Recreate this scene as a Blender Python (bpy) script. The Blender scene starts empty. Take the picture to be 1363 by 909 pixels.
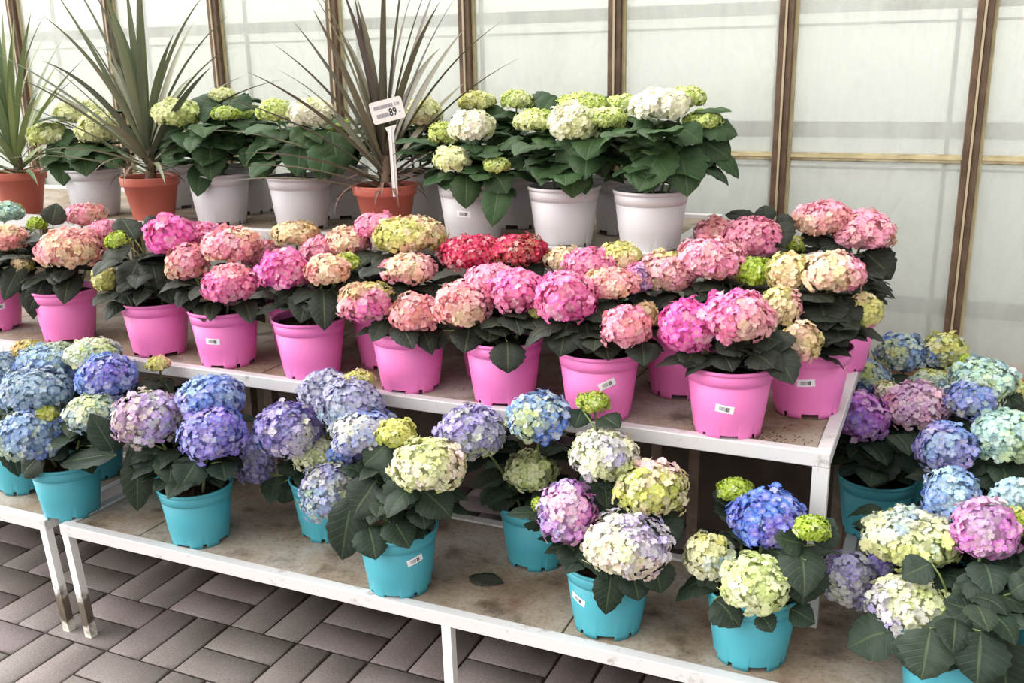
import bpy, math, random
import numpy as np
from mathutils import Vector, Matrix

random.seed(7); RNG = np.random.default_rng(11)
sc = bpy.context.scene
COL = sc.collection

# ------------------------------------------------------------------ camera
W, H = 1363, 909
FPX, PIT, YAW, ROL = 1299.09, 0.27578, 0.42301, -0.01819
CAM = np.array([0.0, 0.0, 1.577])
Fv = np.array([-math.sin(YAW)*math.cos(PIT), math.cos(YAW)*math.cos(PIT), -math.sin(PIT)])
Rv = np.array([math.cos(YAW), math.sin(YAW), 0.0]); Uv = np.cross(Rv, Fv)
_c, _s = math.cos(ROL), math.sin(ROL)
Rv, Uv = _c*Rv + _s*Uv, -_s*Rv + _c*Uv
cd = bpy.data.cameras.new('camera'); cam = bpy.data.objects.new('camera', cd); COL.objects.link(cam)
cd.sensor_width = 36.0; cd.lens = FPX/W*36.0; cd.clip_start = 0.05; cd.clip_end = 200
M = Matrix.Identity(4)
for i in range(3):
    M[i][0], M[i][1], M[i][2], M[i][3] = Rv[i], Uv[i], -Fv[i], CAM[i]
cam.matrix_world = M
sc.camera = cam

def at(u, v, y):                       # point of the scene seen at (u,v) and standing at depth y
    d = Fv + Rv*(u-W/2)/FPX - Uv*(v-H/2)/FPX
    return CAM + d*(y/d[1])
def dist(p): return float((np.asarray(p)-CAM) @ Fv)

ZL, ZM, ZU = 0.350, 0.766, 1.098       # the three shelf levels
YL, YM, YU = 1.764, 2.033, 2.376       # their front edges
YW = 3.15                              # glass wall
LEVEL = {'l': ZL, 'm': ZM, 'u': ZU}

# ------------------------------------------------------------------ materials
def lin(c):
    r = []
    for x in c[:3]:
        x = x/255.0
        r.append(x/12.92 if x <= .04045 else ((x+.055)/1.055)**2.4)
    return tuple(r)
def nm(name):
    m = bpy.data.materials.new(name); m.use_nodes = True
    nt = m.node_tree; nt.nodes.clear()
    return m, nt, nt.nodes, nt.links
def node(N, t, **kw):
    n = N.new(t)
    for k, v in kw.items(): setattr(n, k, v)
    return n
def plain(name, rgb, rough=.5, spec=.5, noise=0.0, nscale=30, metal=0.0, bump=0.0, col2=None):
    m, nt, N, L = nm(name)
    out = N.new('ShaderNodeOutputMaterial'); b = N.new('ShaderNodeBsdfPrincipled')
    L.new(b.outputs[0], out.inputs[0])
    b.inputs['Roughness'].default_value = rough; b.inputs['Specular IOR Level'].default_value = spec
    b.inputs['Metallic'].default_value = metal
    c = lin(rgb)
    if noise or col2:
        tc = N.new('ShaderNodeTexCoord'); nz = N.new('ShaderNodeTexNoise')
        nz.inputs['Scale'].default_value = nscale; nz.inputs['Detail'].default_value = 6
        L.new(tc.outputs['Object'], nz.inputs['Vector'])
        mx = node(N, 'ShaderNodeMix', data_type='RGBA')
        cr = N.new('ShaderNodeValToRGB'); cr.color_ramp.elements[0].position = .38; cr.color_ramp.elements[1].position = .68
        L.new(nz.outputs['Fac'], cr.inputs[0]); L.new(cr.outputs[0], mx.inputs['Factor'])
        d = lin(col2) if col2 else tuple(x*(1-noise) for x in c)
        mx.inputs['A'].default_value = (*c, 1); mx.inputs['B'].default_value = (*d, 1)
        L.new(mx.outputs['Result'], b.inputs['Base Color'])
        if bump:
            bp = N.new('ShaderNodeBump'); bp.inputs['Strength'].default_value = bump; bp.inputs['Distance'].default_value = .004
            L.new(nz.outputs['Fac'], bp.inputs['Height']); L.new(bp.outputs[0], b.inputs['Normal'])
    else:
        b.inputs['Base Color'].default_value = (*c, 1)
    return m

def attr_mat(name, rough, spec, transl=0.0):
    m, nt, N, L = nm(name)
    out = N.new('ShaderNodeOutputMaterial'); b = N.new('ShaderNodeBsdfPrincipled')
    a = node(N, 'ShaderNodeAttribute', attribute_name='tint')
    L.new(a.outputs['Color'], b.inputs['Base Color'])
    b.inputs['Roughness'].default_value = rough; b.inputs['Specular IOR Level'].default_value = spec
    if transl:
        t = N.new('ShaderNodeBsdfTranslucent'); L.new(a.outputs['Color'], t.inputs['Color'])
        mx = N.new('ShaderNodeMixShader'); mx.inputs[0].default_value = transl
        L.new(b.outputs[0], mx.inputs[1]); L.new(t.outputs[0], mx.inputs[2]); L.new(mx.outputs[0], out.inputs[0])
    else: L.new(b.outputs[0], out.inputs[0])
    return m

def leaf_mat():
    m, nt, N, L = nm('hydrangea_leaf')
    out = N.new('ShaderNodeOutputMaterial'); b = N.new('ShaderNodeBsdfPrincipled')
    a = node(N, 'ShaderNodeAttribute', attribute_name='tint')
    uv = N.new('ShaderNodeUVMap'); sp = N.new('ShaderNodeSeparateXYZ'); L.new(uv.outputs[0], sp.inputs[0])
    ab = node(N, 'ShaderNodeMath', operation='ABSOLUTE'); L.new(sp.outputs[0], ab.inputs[0])
    # side veins: saw in (t - 0.35|s|)
    mu = node(N, 'ShaderNodeMath', operation='MULTIPLY_ADD'); L.new(ab.outputs[0], mu.inputs[0]); mu.inputs[1].default_value = -.22; L.new(sp.outputs[1], mu.inputs[2])
    m8 = node(N, 'ShaderNodeMath', operation='MULTIPLY'); L.new(mu.outputs[0], m8.inputs[0]); m8.inputs[1].default_value = 8
    pp = node(N, 'ShaderNodeMath', operation='PINGPONG'); L.new(m8.outputs[0], pp.inputs[0]); pp.inputs[1].default_value = .5
    v1 = node(N, 'ShaderNodeMapRange'); L.new(pp.outputs[0], v1.inputs[0]); v1.inputs[1].default_value = 0; v1.inputs[2].default_value = .12; v1.inputs[3].default_value = 1; v1.inputs[4].default_value = 0
    v2 = node(N, 'ShaderNodeMapRange'); L.new(ab.outputs[0], v2.inputs[0]); v2.inputs[1].default_value = .02; v2.inputs[2].default_value = .09; v2.inputs[3].default_value = 1; v2.inputs[4].default_value = 0
    mxv = node(N, 'ShaderNodeMath', operation='MAXIMUM'); L.new(v2.outputs[0], mxv.inputs[1])
    h = node(N, 'ShaderNodeMath', operation='MULTIPLY'); L.new(v1.outputs[0], h.inputs[0]); h.inputs[1].default_value = .45; L.new(h.outputs[0], mxv.inputs[0])
    br = node(N, 'ShaderNodeMix', data_type='RGBA', blend_type='MIX'); L.new(a.outputs['Color'], br.inputs['A']); br.inputs['B'].default_value = (*lin((120, 145, 95)), 1)
    fm = node(N, 'ShaderNodeMath', operation='MULTIPLY'); L.new(mxv.outputs[0], fm.inputs[0]); fm.inputs[1].default_value = .2
    L.new(fm.outputs[0], br.inputs['Factor']); L.new(br.outputs['Result'], b.inputs['Base Color'])
    bp = N.new('ShaderNodeBump'); bp.inputs['Strength'].default_value = .5; bp.inputs['Distance'].default_value = .002; bp.invert = True
    L.new(mxv.outputs[0], bp.inputs['Height']); L.new(bp.outputs[0], b.inputs['Normal'])
    b.inputs['Roughness'].default_value = .5; b.inputs['Specular IOR Level'].default_value = .22
    t = N.new('ShaderNodeBsdfTranslucent'); L.new(br.outputs['Result'], t.inputs['Color'])
    mx = N.new('ShaderNodeMixShader'); mx.inputs[0].default_value = .15
    L.new(b.outputs[0], mx.inputs[1]); L.new(t.outputs[0], mx.inputs[2]); L.new(mx.outputs[0], out.inputs[0])
    return m

def board_mat():
    m, nt, N, L = nm('weathered_board')
    out = N.new('ShaderNodeOutputMaterial'); b = N.new('ShaderNodeBsdfPrincipled'); L.new(b.outputs[0], out.inputs[0])
    tc = N.new('ShaderNodeTexCoord')
    n1 = N.new('ShaderNodeTexNoise'); n1.inputs['Scale'].default_value = 3.2; n1.inputs['Detail'].default_value = 8; n1.inputs['Roughness'].default_value = .65
    n2 = N.new('ShaderNodeTexNoise'); n2.inputs['Scale'].default_value = 95; n2.inputs['Detail'].default_value = 6; n2.inputs['Roughness'].default_value = .75
    n3 = N.new('ShaderNodeTexNoise'); n3.inputs['Scale'].default_value = 9; n3.inputs['Detail'].default_value = 7
    for n in (n1, n2, n3): L.new(tc.outputs['Object'], n.inputs['Vector'])
    r1 = N.new('ShaderNodeValToRGB'); e = r1.color_ramp.elements
    e[0].position = .3; e[0].color = (*lin((122, 98, 78)), 1); e[1].position = .66; e[1].color = (*lin((184, 178, 169)), 1)
    k = e.new(.45); k.color = (*lin((156, 140, 122)), 1)
    L.new(n1.outputs['Fac'], r1.inputs[0])
    r2 = N.new('ShaderNodeValToRGB'); e = r2.color_ramp.elements
    e[0].position = .33; e[0].color = (.5, .46, .42, 1); e[1].position = .5; e[1].color = (1, 1, 1, 1)
    L.new(n2.outputs['Fac'], r2.inputs[0])
    mx = node(N, 'ShaderNodeMix', data_type='RGBA', blend_type='MULTIPLY'); mx.inputs['Factor'].default_value = .7
    L.new(r1.outputs[0], mx.inputs['A']); L.new(r2.outputs[0], mx.inputs['B'])
    r3 = N.new('ShaderNodeValToRGB'); e = r3.color_ramp.elements
    e[0].position = .30; e[0].color = (*lin((110, 95, 82)), 1); e[1].position = .45; e[1].color = (1, 1, 1, 1)
    L.new(n3.outputs['Fac'], r3.inputs[0])
    m2 = node(N, 'ShaderNodeMix', data_type='RGBA', blend_type='MULTIPLY'); m2.inputs['Factor'].default_value = .7
    L.new(mx.outputs['Result'], m2.inputs['A']); L.new(r3.outputs[0], m2.inputs['B'])
    L.new(m2.outputs['Result'], b.inputs['Base Color'])
    b.inputs['Roughness'].default_value = .85; b.inputs['Specular IOR Level'].default_value = .2
    bp = N.new('ShaderNodeBump'); bp.inputs['Strength'].default_value = .35; bp.inputs['Distance'].default_value = .002
    L.new(n2.outputs['Fac'], bp.inputs['Height']); L.new(bp.outputs[0], b.inputs['Normal'])
    return m

def white_metal_mat():
    m, nt, N, L = nm('white_painted_steel')
    out = N.new('ShaderNodeOutputMaterial'); b = N.new('ShaderNodeBsdfPrincipled'); L.new(b.outputs[0], out.inputs[0])
    tc = N.new('ShaderNodeTexCoord')
    n1 = N.new('ShaderNodeTexNoise'); n1.inputs['Scale'].default_value = 14; n1.inputs['Detail'].default_value = 9; n1.inputs['Roughness'].default_value = .7
    L.new(tc.outputs['Object'], n1.inputs['Vector'])
    r = N.new('ShaderNodeValToRGB'); e = r.color_ramp.elements
    e[0].position = .27; e[0].color = (*lin((120, 105, 85)), 1); e[1].position = .42; e[1].color = (*lin((212, 210, 210)), 1)
    L.new(n1.outputs['Fac'], r.inputs[0]); L.new(r.outputs[0], b.inputs['Base Color'])
    b.inputs['Roughness'].default_value = .45
    return m

def rust_leg_mat():                    # dirt band low on the ground legs
    m, nt, N, L = nm('muddy_white_steel')
    out = N.new('ShaderNodeOutputMaterial'); b = N.new('ShaderNodeBsdfPrincipled'); L.new(b.outputs[0], out.inputs[0])
    tc = N.new('ShaderNodeTexCoord'); sp = N.new('ShaderNodeSeparateXYZ'); L.new(tc.outputs['Object'], sp.inputs[0])
    n1 = N.new('ShaderNodeTexNoise'); n1.inputs['Scale'].default_value = 38; n1.inputs['Detail'].default_value = 6
    L.new(tc.outputs['Object'], n1.inputs['Vector'])
    ad = node(N, 'ShaderNodeMath', operation='MULTIPLY_ADD'); L.new(n1.outputs['Fac'], ad.inputs[0]); ad.inputs[1].default_value = .11; L.new(sp.outputs[2], ad.inputs[2])
    r = N.new('ShaderNodeValToRGB'); e = r.color_ramp.elements
    e[0].position = .075; e[0].color = (*lin((222, 216, 205)), 1); e[1].position = .20; e[1].color = (*lin((236, 234, 231)), 1)
    k = e.new(.095); k.color = (*lin((88, 78, 66)), 1); k = e.new(.17); k.color = (*lin((110, 100, 88)), 1)
    L.new(ad.outputs[0], r.inputs[0]); L.new(r.outputs[0], b.inputs['Base Color']); b.inputs['Roughness'].default_value = .6
    return m

def paver_mat():
    m, nt, N, L = nm('concrete_pavers')
    out = N.new('ShaderNodeOutputMaterial'); b = N.new('ShaderNodeBsdfPrincipled'); L.new(b.outputs[0], out.inputs[0])
    g = node(N, 'ShaderNodeAttribute', attribute_name='tint')
    tc = N.new('ShaderNodeTexCoord')
    n1 = N.new('ShaderNodeTexNoise'); n1.inputs['Scale'].default_value = 160; n1.inputs['Detail'].default_value = 5
    n2 = N.new('ShaderNodeTexNoise'); n2.inputs['Scale'].default_value = 5; n2.inputs['Detail'].default_value = 6
    for n in (n1, n2): L.new(tc.outputs['Object'], n.inputs['Vector'])
    r = N.new('ShaderNodeValToRGB'); e = r.color_ramp.elements; e[0].position = .25; e[0].color = (.72, .72, .72, 1); e[1].position = .7; e[1].color = (1.1, 1.1, 1.1, 1)
    L.new(n1.outputs['Fac'], r.inputs[0])
    r2 = N.new('ShaderNodeValToRGB'); e = r2.color_ramp.elements; e[0].position = .3; e[0].color = (.8, .78, .76, 1); e[1].position = .65; e[1].color = (1.05, 1.05, 1.07, 1)
    L.new(n2.outputs['Fac'], r2.inputs[0])
    a = node(N, 'ShaderNodeMix', data_type='RGBA', blend_type='MULTIPLY'); a.inputs['Factor'].default_value = 1
    L.new(g.outputs['Color'], a.inputs['A']); L.new(r.outputs[0], a.inputs['B'])
    c = node(N, 'ShaderNodeMix', data_type='RGBA', blend_type='MULTIPLY'); c.inputs['Factor'].default_value = 1
    L.new(a.outputs['Result'], c.inputs['A']); L.new(r2.outputs[0], c.inputs['B'])
    L.new(c.outputs['Result'], b.inputs['Base Color']); b.inputs['Roughness'].default_value = .8; b.inputs['Specular IOR Level'].default_value = .25
    bp = N.new('ShaderNodeBump'); bp.inputs['Strength'].default_value = .3; bp.inputs['Distance'].default_value = .002
    L.new(n1.outputs['Fac'], bp.inputs['Height']); L.new(bp.outputs[0], b.inputs['Normal'])
    return m

def glass_mat():
    m, nt, N, L = nm('whitewashed_glass')
    out = N.new('ShaderNodeOutputMaterial')
    tc = N.new('ShaderNodeTexCoord')
    mp = N.new('ShaderNodeMapping'); mp.inputs['Scale'].default_value = (5, 5, 1.6); L.new(tc.outputs['Object'], mp.inputs[0])
    n1 = N.new('ShaderNodeTexNoise'); n1.inputs['Scale'].default_value = 1.3; n1.inputs['Detail'].default_value = 7; n1.inputs['Roughness'].default_value = .62
    n1.inputs['Distortion'].default_value = .6
    L.new(mp.outputs[0], n1.inputs['Vector'])
    r = N.new('ShaderNodeMapRange'); r.inputs[1].default_value = .32; r.inputs[2].default_value = .7; r.inputs[3].default_value = .66; r.inputs[4].default_value = .46
    L.new(n1.outputs['Fac'], r.inputs[0])
    d = N.new('ShaderNodeBsdfDiffuse'); d.inputs['Color'].default_value = (*lin((234, 238, 236)), 1)
    t = N.new('ShaderNodeBsdfTranslucent'); t.inputs['Color'].default_value = (*lin((246, 247, 241)), 1)
    dt = N.new('ShaderNodeMixShader'); dt.inputs[0].default_value = .5; L.new(d.outputs[0], dt.inputs[1]); L.new(t.outputs[0], dt.inputs[2])
    tr = N.new('ShaderNodeBsdfTransparent'); tr.inputs['Color'].default_value = (.97, .98, .965, 1)
    a = N.new('ShaderNodeMixShader'); L.new(r.outputs[0], a.inputs[0]); L.new(dt.outputs[0], a.inputs[1]); L.new(tr.outputs[0], a.inputs[2])
    g = N.new('ShaderNodeBsdfGlossy'); g.inputs['Roughness'].default_value = .12
    fr = N.new('ShaderNodeFresnel'); ge = N.new('ShaderNodeNewGeometry'); io = N.new('ShaderNodeMapRange'); io.inputs[3].default_value = 1.45; io.inputs[4].default_value = 1/1.45
    L.new(ge.outputs['Backfacing'], io.inputs[0]); L.new(io.outputs[0], fr.inputs[0])
    z = N.new('ShaderNodeMixShader'); L.new(fr.outputs[0], z.inputs[0]); L.new(a.outputs[0], z.inputs[1]); L.new(g.outputs[0], z.inputs[2])
    L.new(z.outputs[0], out.inputs[0])
    return m

def sheet_mat():
    m, nt, N, L = nm('white_shade_sheet')
    out = N.new('ShaderNodeOutputMaterial')
    d = N.new('ShaderNodeBsdfDiffuse'); d.inputs['Color'].default_value = (*lin((236, 241, 240)), 1)
    t = N.new('ShaderNodeBsdfTranslucent'); t.inputs['Color'].default_value = (*lin((250, 250, 246)), 1)
    dt = N.new('ShaderNodeMixShader'); dt.inputs[0].default_value = .62; L.new(d.outputs[0], dt.inputs[1]); L.new(t.outputs[0], dt.inputs[2])
    L.new(dt.outputs[0], out.inputs[0])
    return m

MAT = dict(
    pink=plain('pink_plastic', (240, 128, 195), .42, .4),
    teal=plain('turquoise_plastic', (76, 166, 182), .42, .4),
    white=plain('white_plastic', (202, 199, 202), .42, .4),
    terra=plain('terracotta_plastic', (184, 98, 82), .5, .35),
    petal=attr_mat('hydrangea_petals', .75, .12, .22), leaf=leaf_mat(), sword=attr_mat('sword_leaf', .45, .4, .1),
    soil=plain('potting_soil', (62, 46, 38), .95, .1, .6, 90, bump=.8),
    stem=plain('green_stem', (110, 128, 74), .6, .3), trunk=plain('ringed_trunk', (120, 100, 84), .8, .2, .4, 60),
    board=board_mat(), steel=white_metal_mat(), leg=rust_leg_mat(), paver=paver_mat(), glass=glass_mat(), sheet=sheet_mat(),
    joint=plain('joint_sand', (62, 56, 50), .95, .1, .3, 50),
    post=plain('rusty_brown_steel', (104, 82, 64), .55, .4, nscale=18, col2=(76, 58, 45)),
    bead=plain('pale_glazing_bead', (176, 160, 132), .5, .4), putty=plain('ochre_putty', (196, 182, 142), .7, .2, .25, 25),
    rail=plain('weathered_rail', (176, 164, 132), .7, .3, nscale=20, col2=(128, 110, 82)),
    batten=plain('grey_batten', (104, 92, 74), .8, .2, .25, 12), sill=plain('brick_red_sill', (160, 105, 80), .8, .2, .3, 20),
    kerb=plain('dark_kerb', (84, 72, 64), .9, .2, .3, 8),
    dim=plain('shade_toned_brown_steel', (128, 112, 98), .8, .2, .4, 20),  # rear legs: shade under the bench put into the steel colour
    paper=plain('white_paper', (246, 244, 246), .6, .3), ink=plain('black_ink', (52, 48, 54), .7, .2), grey=plain('grey_print', (150, 148, 156), .7, .2),
    signw=plain('white_sign_plastic', (242, 236, 232), .4, .4),
    brown=plain('dry_leaf', (56, 58, 48), .7, .3, .3, 40),
)

# ------------------------------------------------------------------ mesh helpers
class MB:
    def __init__(s): s.v = []; s.f = []; s.mi = []
    def add(s, v, f, mi=0):
        o = len(s.v); s.v += [tuple(map(float, p)) for p in v]
        s.f += [tuple(i+o for i in q) for q in f]; s.mi += [mi]*len(f)
    def box(s, x0, x1, y0, y1, z0, z1, mi=0, bev=0.0):
        if bev:                          # chamfered along all edges
            b = bev; P = []
            for sx in (0, 1):
                for sy in (0, 1):
                    for sz in (0, 1):
                        X, Y, Z = (x0, x1)[sx], (y0, y1)[sy], (z0, z1)[sz]
                        ix, iy, iz = (b, -b)[sx], (b, -b)[sy], (b, -b)[sz]
                        P += [(X, Y+iy, Z+iz), (X+ix, Y, Z+iz), (X+ix, Y+iy, Z)]
            def I(sx, sy, sz, k): return (sx*4+sy*2+sz)*3+k
            F = []
            F += [(I(0,0,0,0), I(0,0,1,0), I(0,1,1,0), I(0,1,0,0)), (I(1,0,0,0), I(1,1,0,0), I(1,1,1,0), I(1,0,1,0)),
                  (I(0,0,0,1), I(1,0,0,1), I(1,0,1,1), I(0,0,1,1)), (I(0,1,0,1), I(0,1,1,1), I(1,1,1,1), I(1,1,0,1)),
                  (I(0,0,0,2), I(0,1,0,2), I(1,1,0,2), I(1,0,0,2)), (I(0,0,1,2), I(1,0,1,2), I(1,1,1,2), I(0,1,1,2))]
            for a in (0, 1):
                for c in (0, 1):
                    F += [(I(a,c,0,0), I(a,c,0,1), I(a,c,1,1), I(a,c,1,0)) if (a+c) % 2 == 0 else (I(a,c,0,1), I(a,c,0,0), I(a,c,1,0), I(a,c,1,1)),
                          (I(a,0,c,2), I(a,0,c,0), I(a,1,c,0), I(a,1,c,2)) if (a+c) % 2 == 0 else (I(a,0,c,0), I(a,0,c,2), I(a,1,c,2), I(a,1,c,0)),
                          (I(0,a,c,1), I(0,a,c,2), I(1,a,c,2), I(1,a,c,1)) if (a+c) % 2 == 0 else (I(0,a,c,2), I(0,a,c,1), I(1,a,c,1), I(1,a,c,2))]
            for a in (0, 1):
                for b2 in (0, 1):
                    for c in (0, 1):
                        t = (I(a,b2,c,0), I(a,b2,c,1), I(a,b2,c,2)); F.append(t if (a+b2+c) % 2 else t[::-1])
            s.add(P, F, mi)
        else:
            s.add([(x0,y0,z0),(x1,y0,z0),(x1,y1,z0),(x0,y1,z0),(x0,y0,z1),(x1,y0,z1),(x1,y1,z1),(x0,y1,z1)],
                  [(0,3,2,1),(4,5,6,7),(0,1,5,4),(1,2,6,5),(2,3,7,6),(3,0,4,7)], mi)
    def tube(s, pts, rads, n=7, mi=0, cap=True):
        pts = [np.array(p, float) for p in pts]; o = []
        up = np.array([.13, .97, .2])
        V = []; F = []
        for i, p in enumerate(pts):
            d = pts[min(i+1, len(pts)-1)]-pts[max(i-1, 0)]; d /= np.linalg.norm(d)+1e-12
            a = np.cross(d, up); a /= np.linalg.norm(a)+1e-12; b = np.cross(d, a)
            r = rads[i] if hasattr(rads, '__len__') else rads
            for k in range(n):
                t = 2*math.pi*k/n; V.append(p+r*(math.cos(t)*a+math.sin(t)*b))
        for i in range(len(pts)-1):
            for k in range(n):
                F.append((i*n+k, i*n+(k+1) % n, (i+1)*n+(k+1) % n, (i+1)*n+k))
        if cap:
            F.append(tuple(range(n))[::-1]); F.append(tuple((len(pts)-1)*n+k for k in range(n)))
        s.add(V, F, mi)
    def build(s, name, mats, parent=None, loc=None, smooth=False):
        me = bpy.data.meshes.new(name); me.from_pydata(s.v, [], s.f)
        for m in (mats if isinstance(mats, (list, tuple)) else [mats]): me.materials.append(m)
        me.polygons.foreach_set('material_index', s.mi)
        if smooth: me.polygons.foreach_set('use_smooth', [True]*len(s.f))
        me.update()
        return link(name, me, parent, loc)
def link(name, me, parent=None, loc=None):
    o = bpy.data.objects.new(name, me); COL.objects.link(o)
    if parent: o.parent = parent
    if loc is not None: o.location = loc
    return o
def empty(name, loc):
    o = bpy.data.objects.new(name, None); o.empty_display_size = .05; COL.objects.link(o); o.location = tuple(map(float, loc)); return o
def tag(o, label, cat, group=None):
    o['label'] = label; o['category'] = cat
    if group: o['group'] = group
    return o
def structure(o): o['kind'] = 'structure'; return o
def np_mesh(name, V, F, cols, mat, smooth=True, uv=None):
    me = bpy.data.meshes.new(name)
    nV, nF = len(V), len(F)
    me.vertices.add(nV); me.vertices.foreach_set('co', np.ascontiguousarray(V, np.float32).ravel())
    me.loops.add(nF*4); me.loops.foreach_set('vertex_index', np.ascontiguousarray(F, np.int32).ravel())
    me.polygons.add(nF); me.polygons.foreach_set('loop_start', np.arange(0, nF*4, 4, dtype=np.int32))
    if smooth: me.polygons.foreach_set('use_smooth', np.ones(nF, bool))
    me.update(calc_edges=True)
    ca = me.color_attributes.new('tint', 'FLOAT_COLOR', 'POINT')
    c4 = np.ones((nV, 4), np.float32); c4[:, :3] = cols; ca.data.foreach_set('color', c4.ravel())
    if uv is not None:
        l = me.uv_layers.new(name='UVMap'); l.data.foreach_set('uv', np.ascontiguousarray(uv[np.asarray(F).ravel()], np.float32).ravel())
    me.materials.append(mat); me.validate()
    return me

# ------------------------------------------------------------------ setting: floor
def build_floor():
    V = []; F = []; C = []
    cell = .24; x0, y0 = -2.065, 1.742
    def brick(ax, bx, ay, by):
        g = .0035; b = .005; ax += g; bx -= g; ay += g; by -= g
        k = random.uniform(.84, 1.08); t = random.uniform(0, 1)
        c = np.array(lin((150, 138, 138)))*(1-t)+np.array(lin((140, 134, 128)))*t; c = c*k
        z = random.uniform(-.0012, 0)
        o = len(V)
        for (m, zz) in ((0, -.03), (0, z-b), (b, z)):
            V.extend([(ax+m, ay+m, zz), (bx-m, ay+m, zz), (bx-m, by-m, zz), (ax+m, by-m, zz)])
        C.extend([c]*12)
        for l in (0, 4):
            for q in range(4): F.append((o+l+q, o+l+(q+1) % 4, o+l+4+(q+1) % 4, o+l+4+q))
        F.append((o+8, o+9, o+10, o+11))
    for i in range(-10, 18):
        for j in range(-9, 7):
            X, Y = x0+i*cell, y0+j*cell
            if (i+j) % 2 == 0:
                brick(X, X+cell/2, Y, Y+cell); brick(X+cell/2, X+cell, Y, Y+cell)
            else:
                brick(X, X+cell, Y, Y+cell/2); brick(X, X+cell, Y+cell/2, Y+cell)
    me = np_mesh('floor', np.array(V), np.array(F), np.array(C), MAT['paver'], smooth=False)
    me.materials.append(MAT['joint'])
    o = structure(link('floor', me))
    m = MB(); m.box(-14, 10, -10, 9, -.06, -.007); structure(m.build('floor_sand_bed', MAT['joint']))
build_floor()

# ------------------------------------------------------------------ setting: glass wall
PX = [.045-.5365*k for k in range(-4, 13)]
ZB, ZT = .66, 2.5
def build_wall():
    m = MB(); m.box(-8, 4, YW-.03, YW+.10, -.02, ZB-.03, bev=.004); structure(m.build('wall_kerb', MAT['kerb']))
    m = MB(); m.box(-8, 4, YW-.05, YW+.12, ZB-.03, ZB, bev=.004); structure(m.build('trim_sill', MAT['sill']))
    for n, x in enumerate(PX):
        m = MB()
        m.box(x-.022, x-.0032, YW-.028, YW+.02, ZB, ZT, 0, .002)           # two steel angles with a pale bead between
        m.box(x+.0032, x+.022, YW-.028, YW+.02, ZB, ZT, 0, .002)
        m.box(x-.0032, x+.0032, YW-.034, YW+.02, ZB, ZT, 1)
        m.box(x+.022, x+.032, YW-.010, YW+.01, ZB, ZT, 2)                 # ochre putty line
        structure(m.build('trim_%d' % (n+1), [MAT['post'], MAT['bead'], MAT['putty']]))
    for n in range(len(PX)-1):
        a, b = PX[n+1]+.032, PX[n]-.022
        z1 = 1.292
        m = MB(); m.box(a, b, YW-.003, YW+.003, ZB, z1-.012); m.box(a, b, YW-.003, YW+.003, z1+.012, ZT)
        w = structure(m.build('window_%d' % (n+1), MAT['glass']))
        m = MB(); m.box(a, b, YW-.014, YW+.008, z1-.012, z1+.012, 0, .002); m.box(a, b, YW-.016, YW-.012, z1-.002, z1+.008, 1)
        m.build('glazing_rail', [MAT['rail'], MAT['putty']], w)
    m = MB(); m.box(-8, 4, YW-.05, YW+.06, ZT, ZT+.08, bev=.004); structure(m.build('trim_head', MAT['post']))
    ys = YW+.26                                                            # inner shade sheet with its battens
    m = MB(); m.box(-8, 4, ys, ys+.002, .0, 2.42); structure(m.build('wall_back', MAT['sheet']))
    m = MB()
    for (u, v, h) in ((1100, 172, .050), (1000, 12, .042), (1000, 36, .008), (1250, 407, .050), (1100, 222, .006)):
        z = at(u, v, ys)[2]; m.box(-8, 4, ys-.03, ys-.001, z-h/2, z+h/2)
    xb = at(1243, 360, ys)[0]
    for k in range(-5, 14):
        m.box(xb-.5365*k-.007, xb-.5365*k+.007, ys-.012, ys-.001, 0, 2.42)
    structure(m.build('trim_battens', MAT['batten']))
    m = MB(); m.box(-9, 5, YW+1.1, YW+1.2, -.02, 1.75); structure(m.build('wall_light_block', MAT['kerb']))  # unseen slab added to block skylight from the lower part of the sheet
build_wall()

# ------------------------------------------------------------------ benches
def bench(name, label, x0, x1, yf, yb, zt, zbot, joints, legs, group=None, lip=.004, legw=.024, ground=False):
    r = empty(name, ((x0+x1)/2, yf, zbot)); ox, oy, oz = (x0+x1)/2, yf, zbot
    tag(r, label, 'plant bench', group)
    def L(m, nm_, mat): return m.build(nm_, mat, r)
    t = .030
    m = MB(); m.box(x0-ox, x1-ox, 0, .03, zt-t-oz, zt+lip-oz, 0, .002); L(m, 'front_rail', MAT['steel'])
    m = MB(); m.box(x0-ox, x1-ox, yb-.03-oy, yb-oy, zt-t-oz, zt+lip-oz, 0, .002); L(m, 'back_rail', MAT['steel'])
    for xs in (x0, x1-.03):
        m = MB(); m.box(xs-ox, xs+.03-ox, .03, yb-.03-oy, zt-t-oz, zt+lip-oz, 0, .002); L(m, 'side_rail', MAT['steel'])
    xs = [x0+.03]+joints+[x1-.03]
    for a, b in zip(xs[:-1], xs[1:]):
        m = MB(); m.box(a-ox+.002, b-ox-.002, .03, yb-.03-oy, zt-.02-oz, zt-(.0004 if joints.count(b) else .0022)-oz, 0, .0015); L(m, 'board', MAT['board'])
    for lg in legs:
        lx, ly, dx = lg[:3]; m = MB(); w = legw/2; h = zt-t-oz; zb = lg[3]-oz if len(lg) > 3 else 0
        V = []
        for (z, d) in ((zb, dx), (h, 0)):
            for (sx, sy) in ((-w, -w), (w, -w), (w, w), (-w, w)): V.append((lx-ox+d+sx, ly-oy+sy, z))
        m.add(V, [(0,3,2,1),(4,5,6,7),(0,1,5,4),(1,2,6,5),(2,3,7,6),(3,0,4,7)])
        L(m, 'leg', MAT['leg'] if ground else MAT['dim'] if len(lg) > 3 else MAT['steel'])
    return r
LEG = .014
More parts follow.
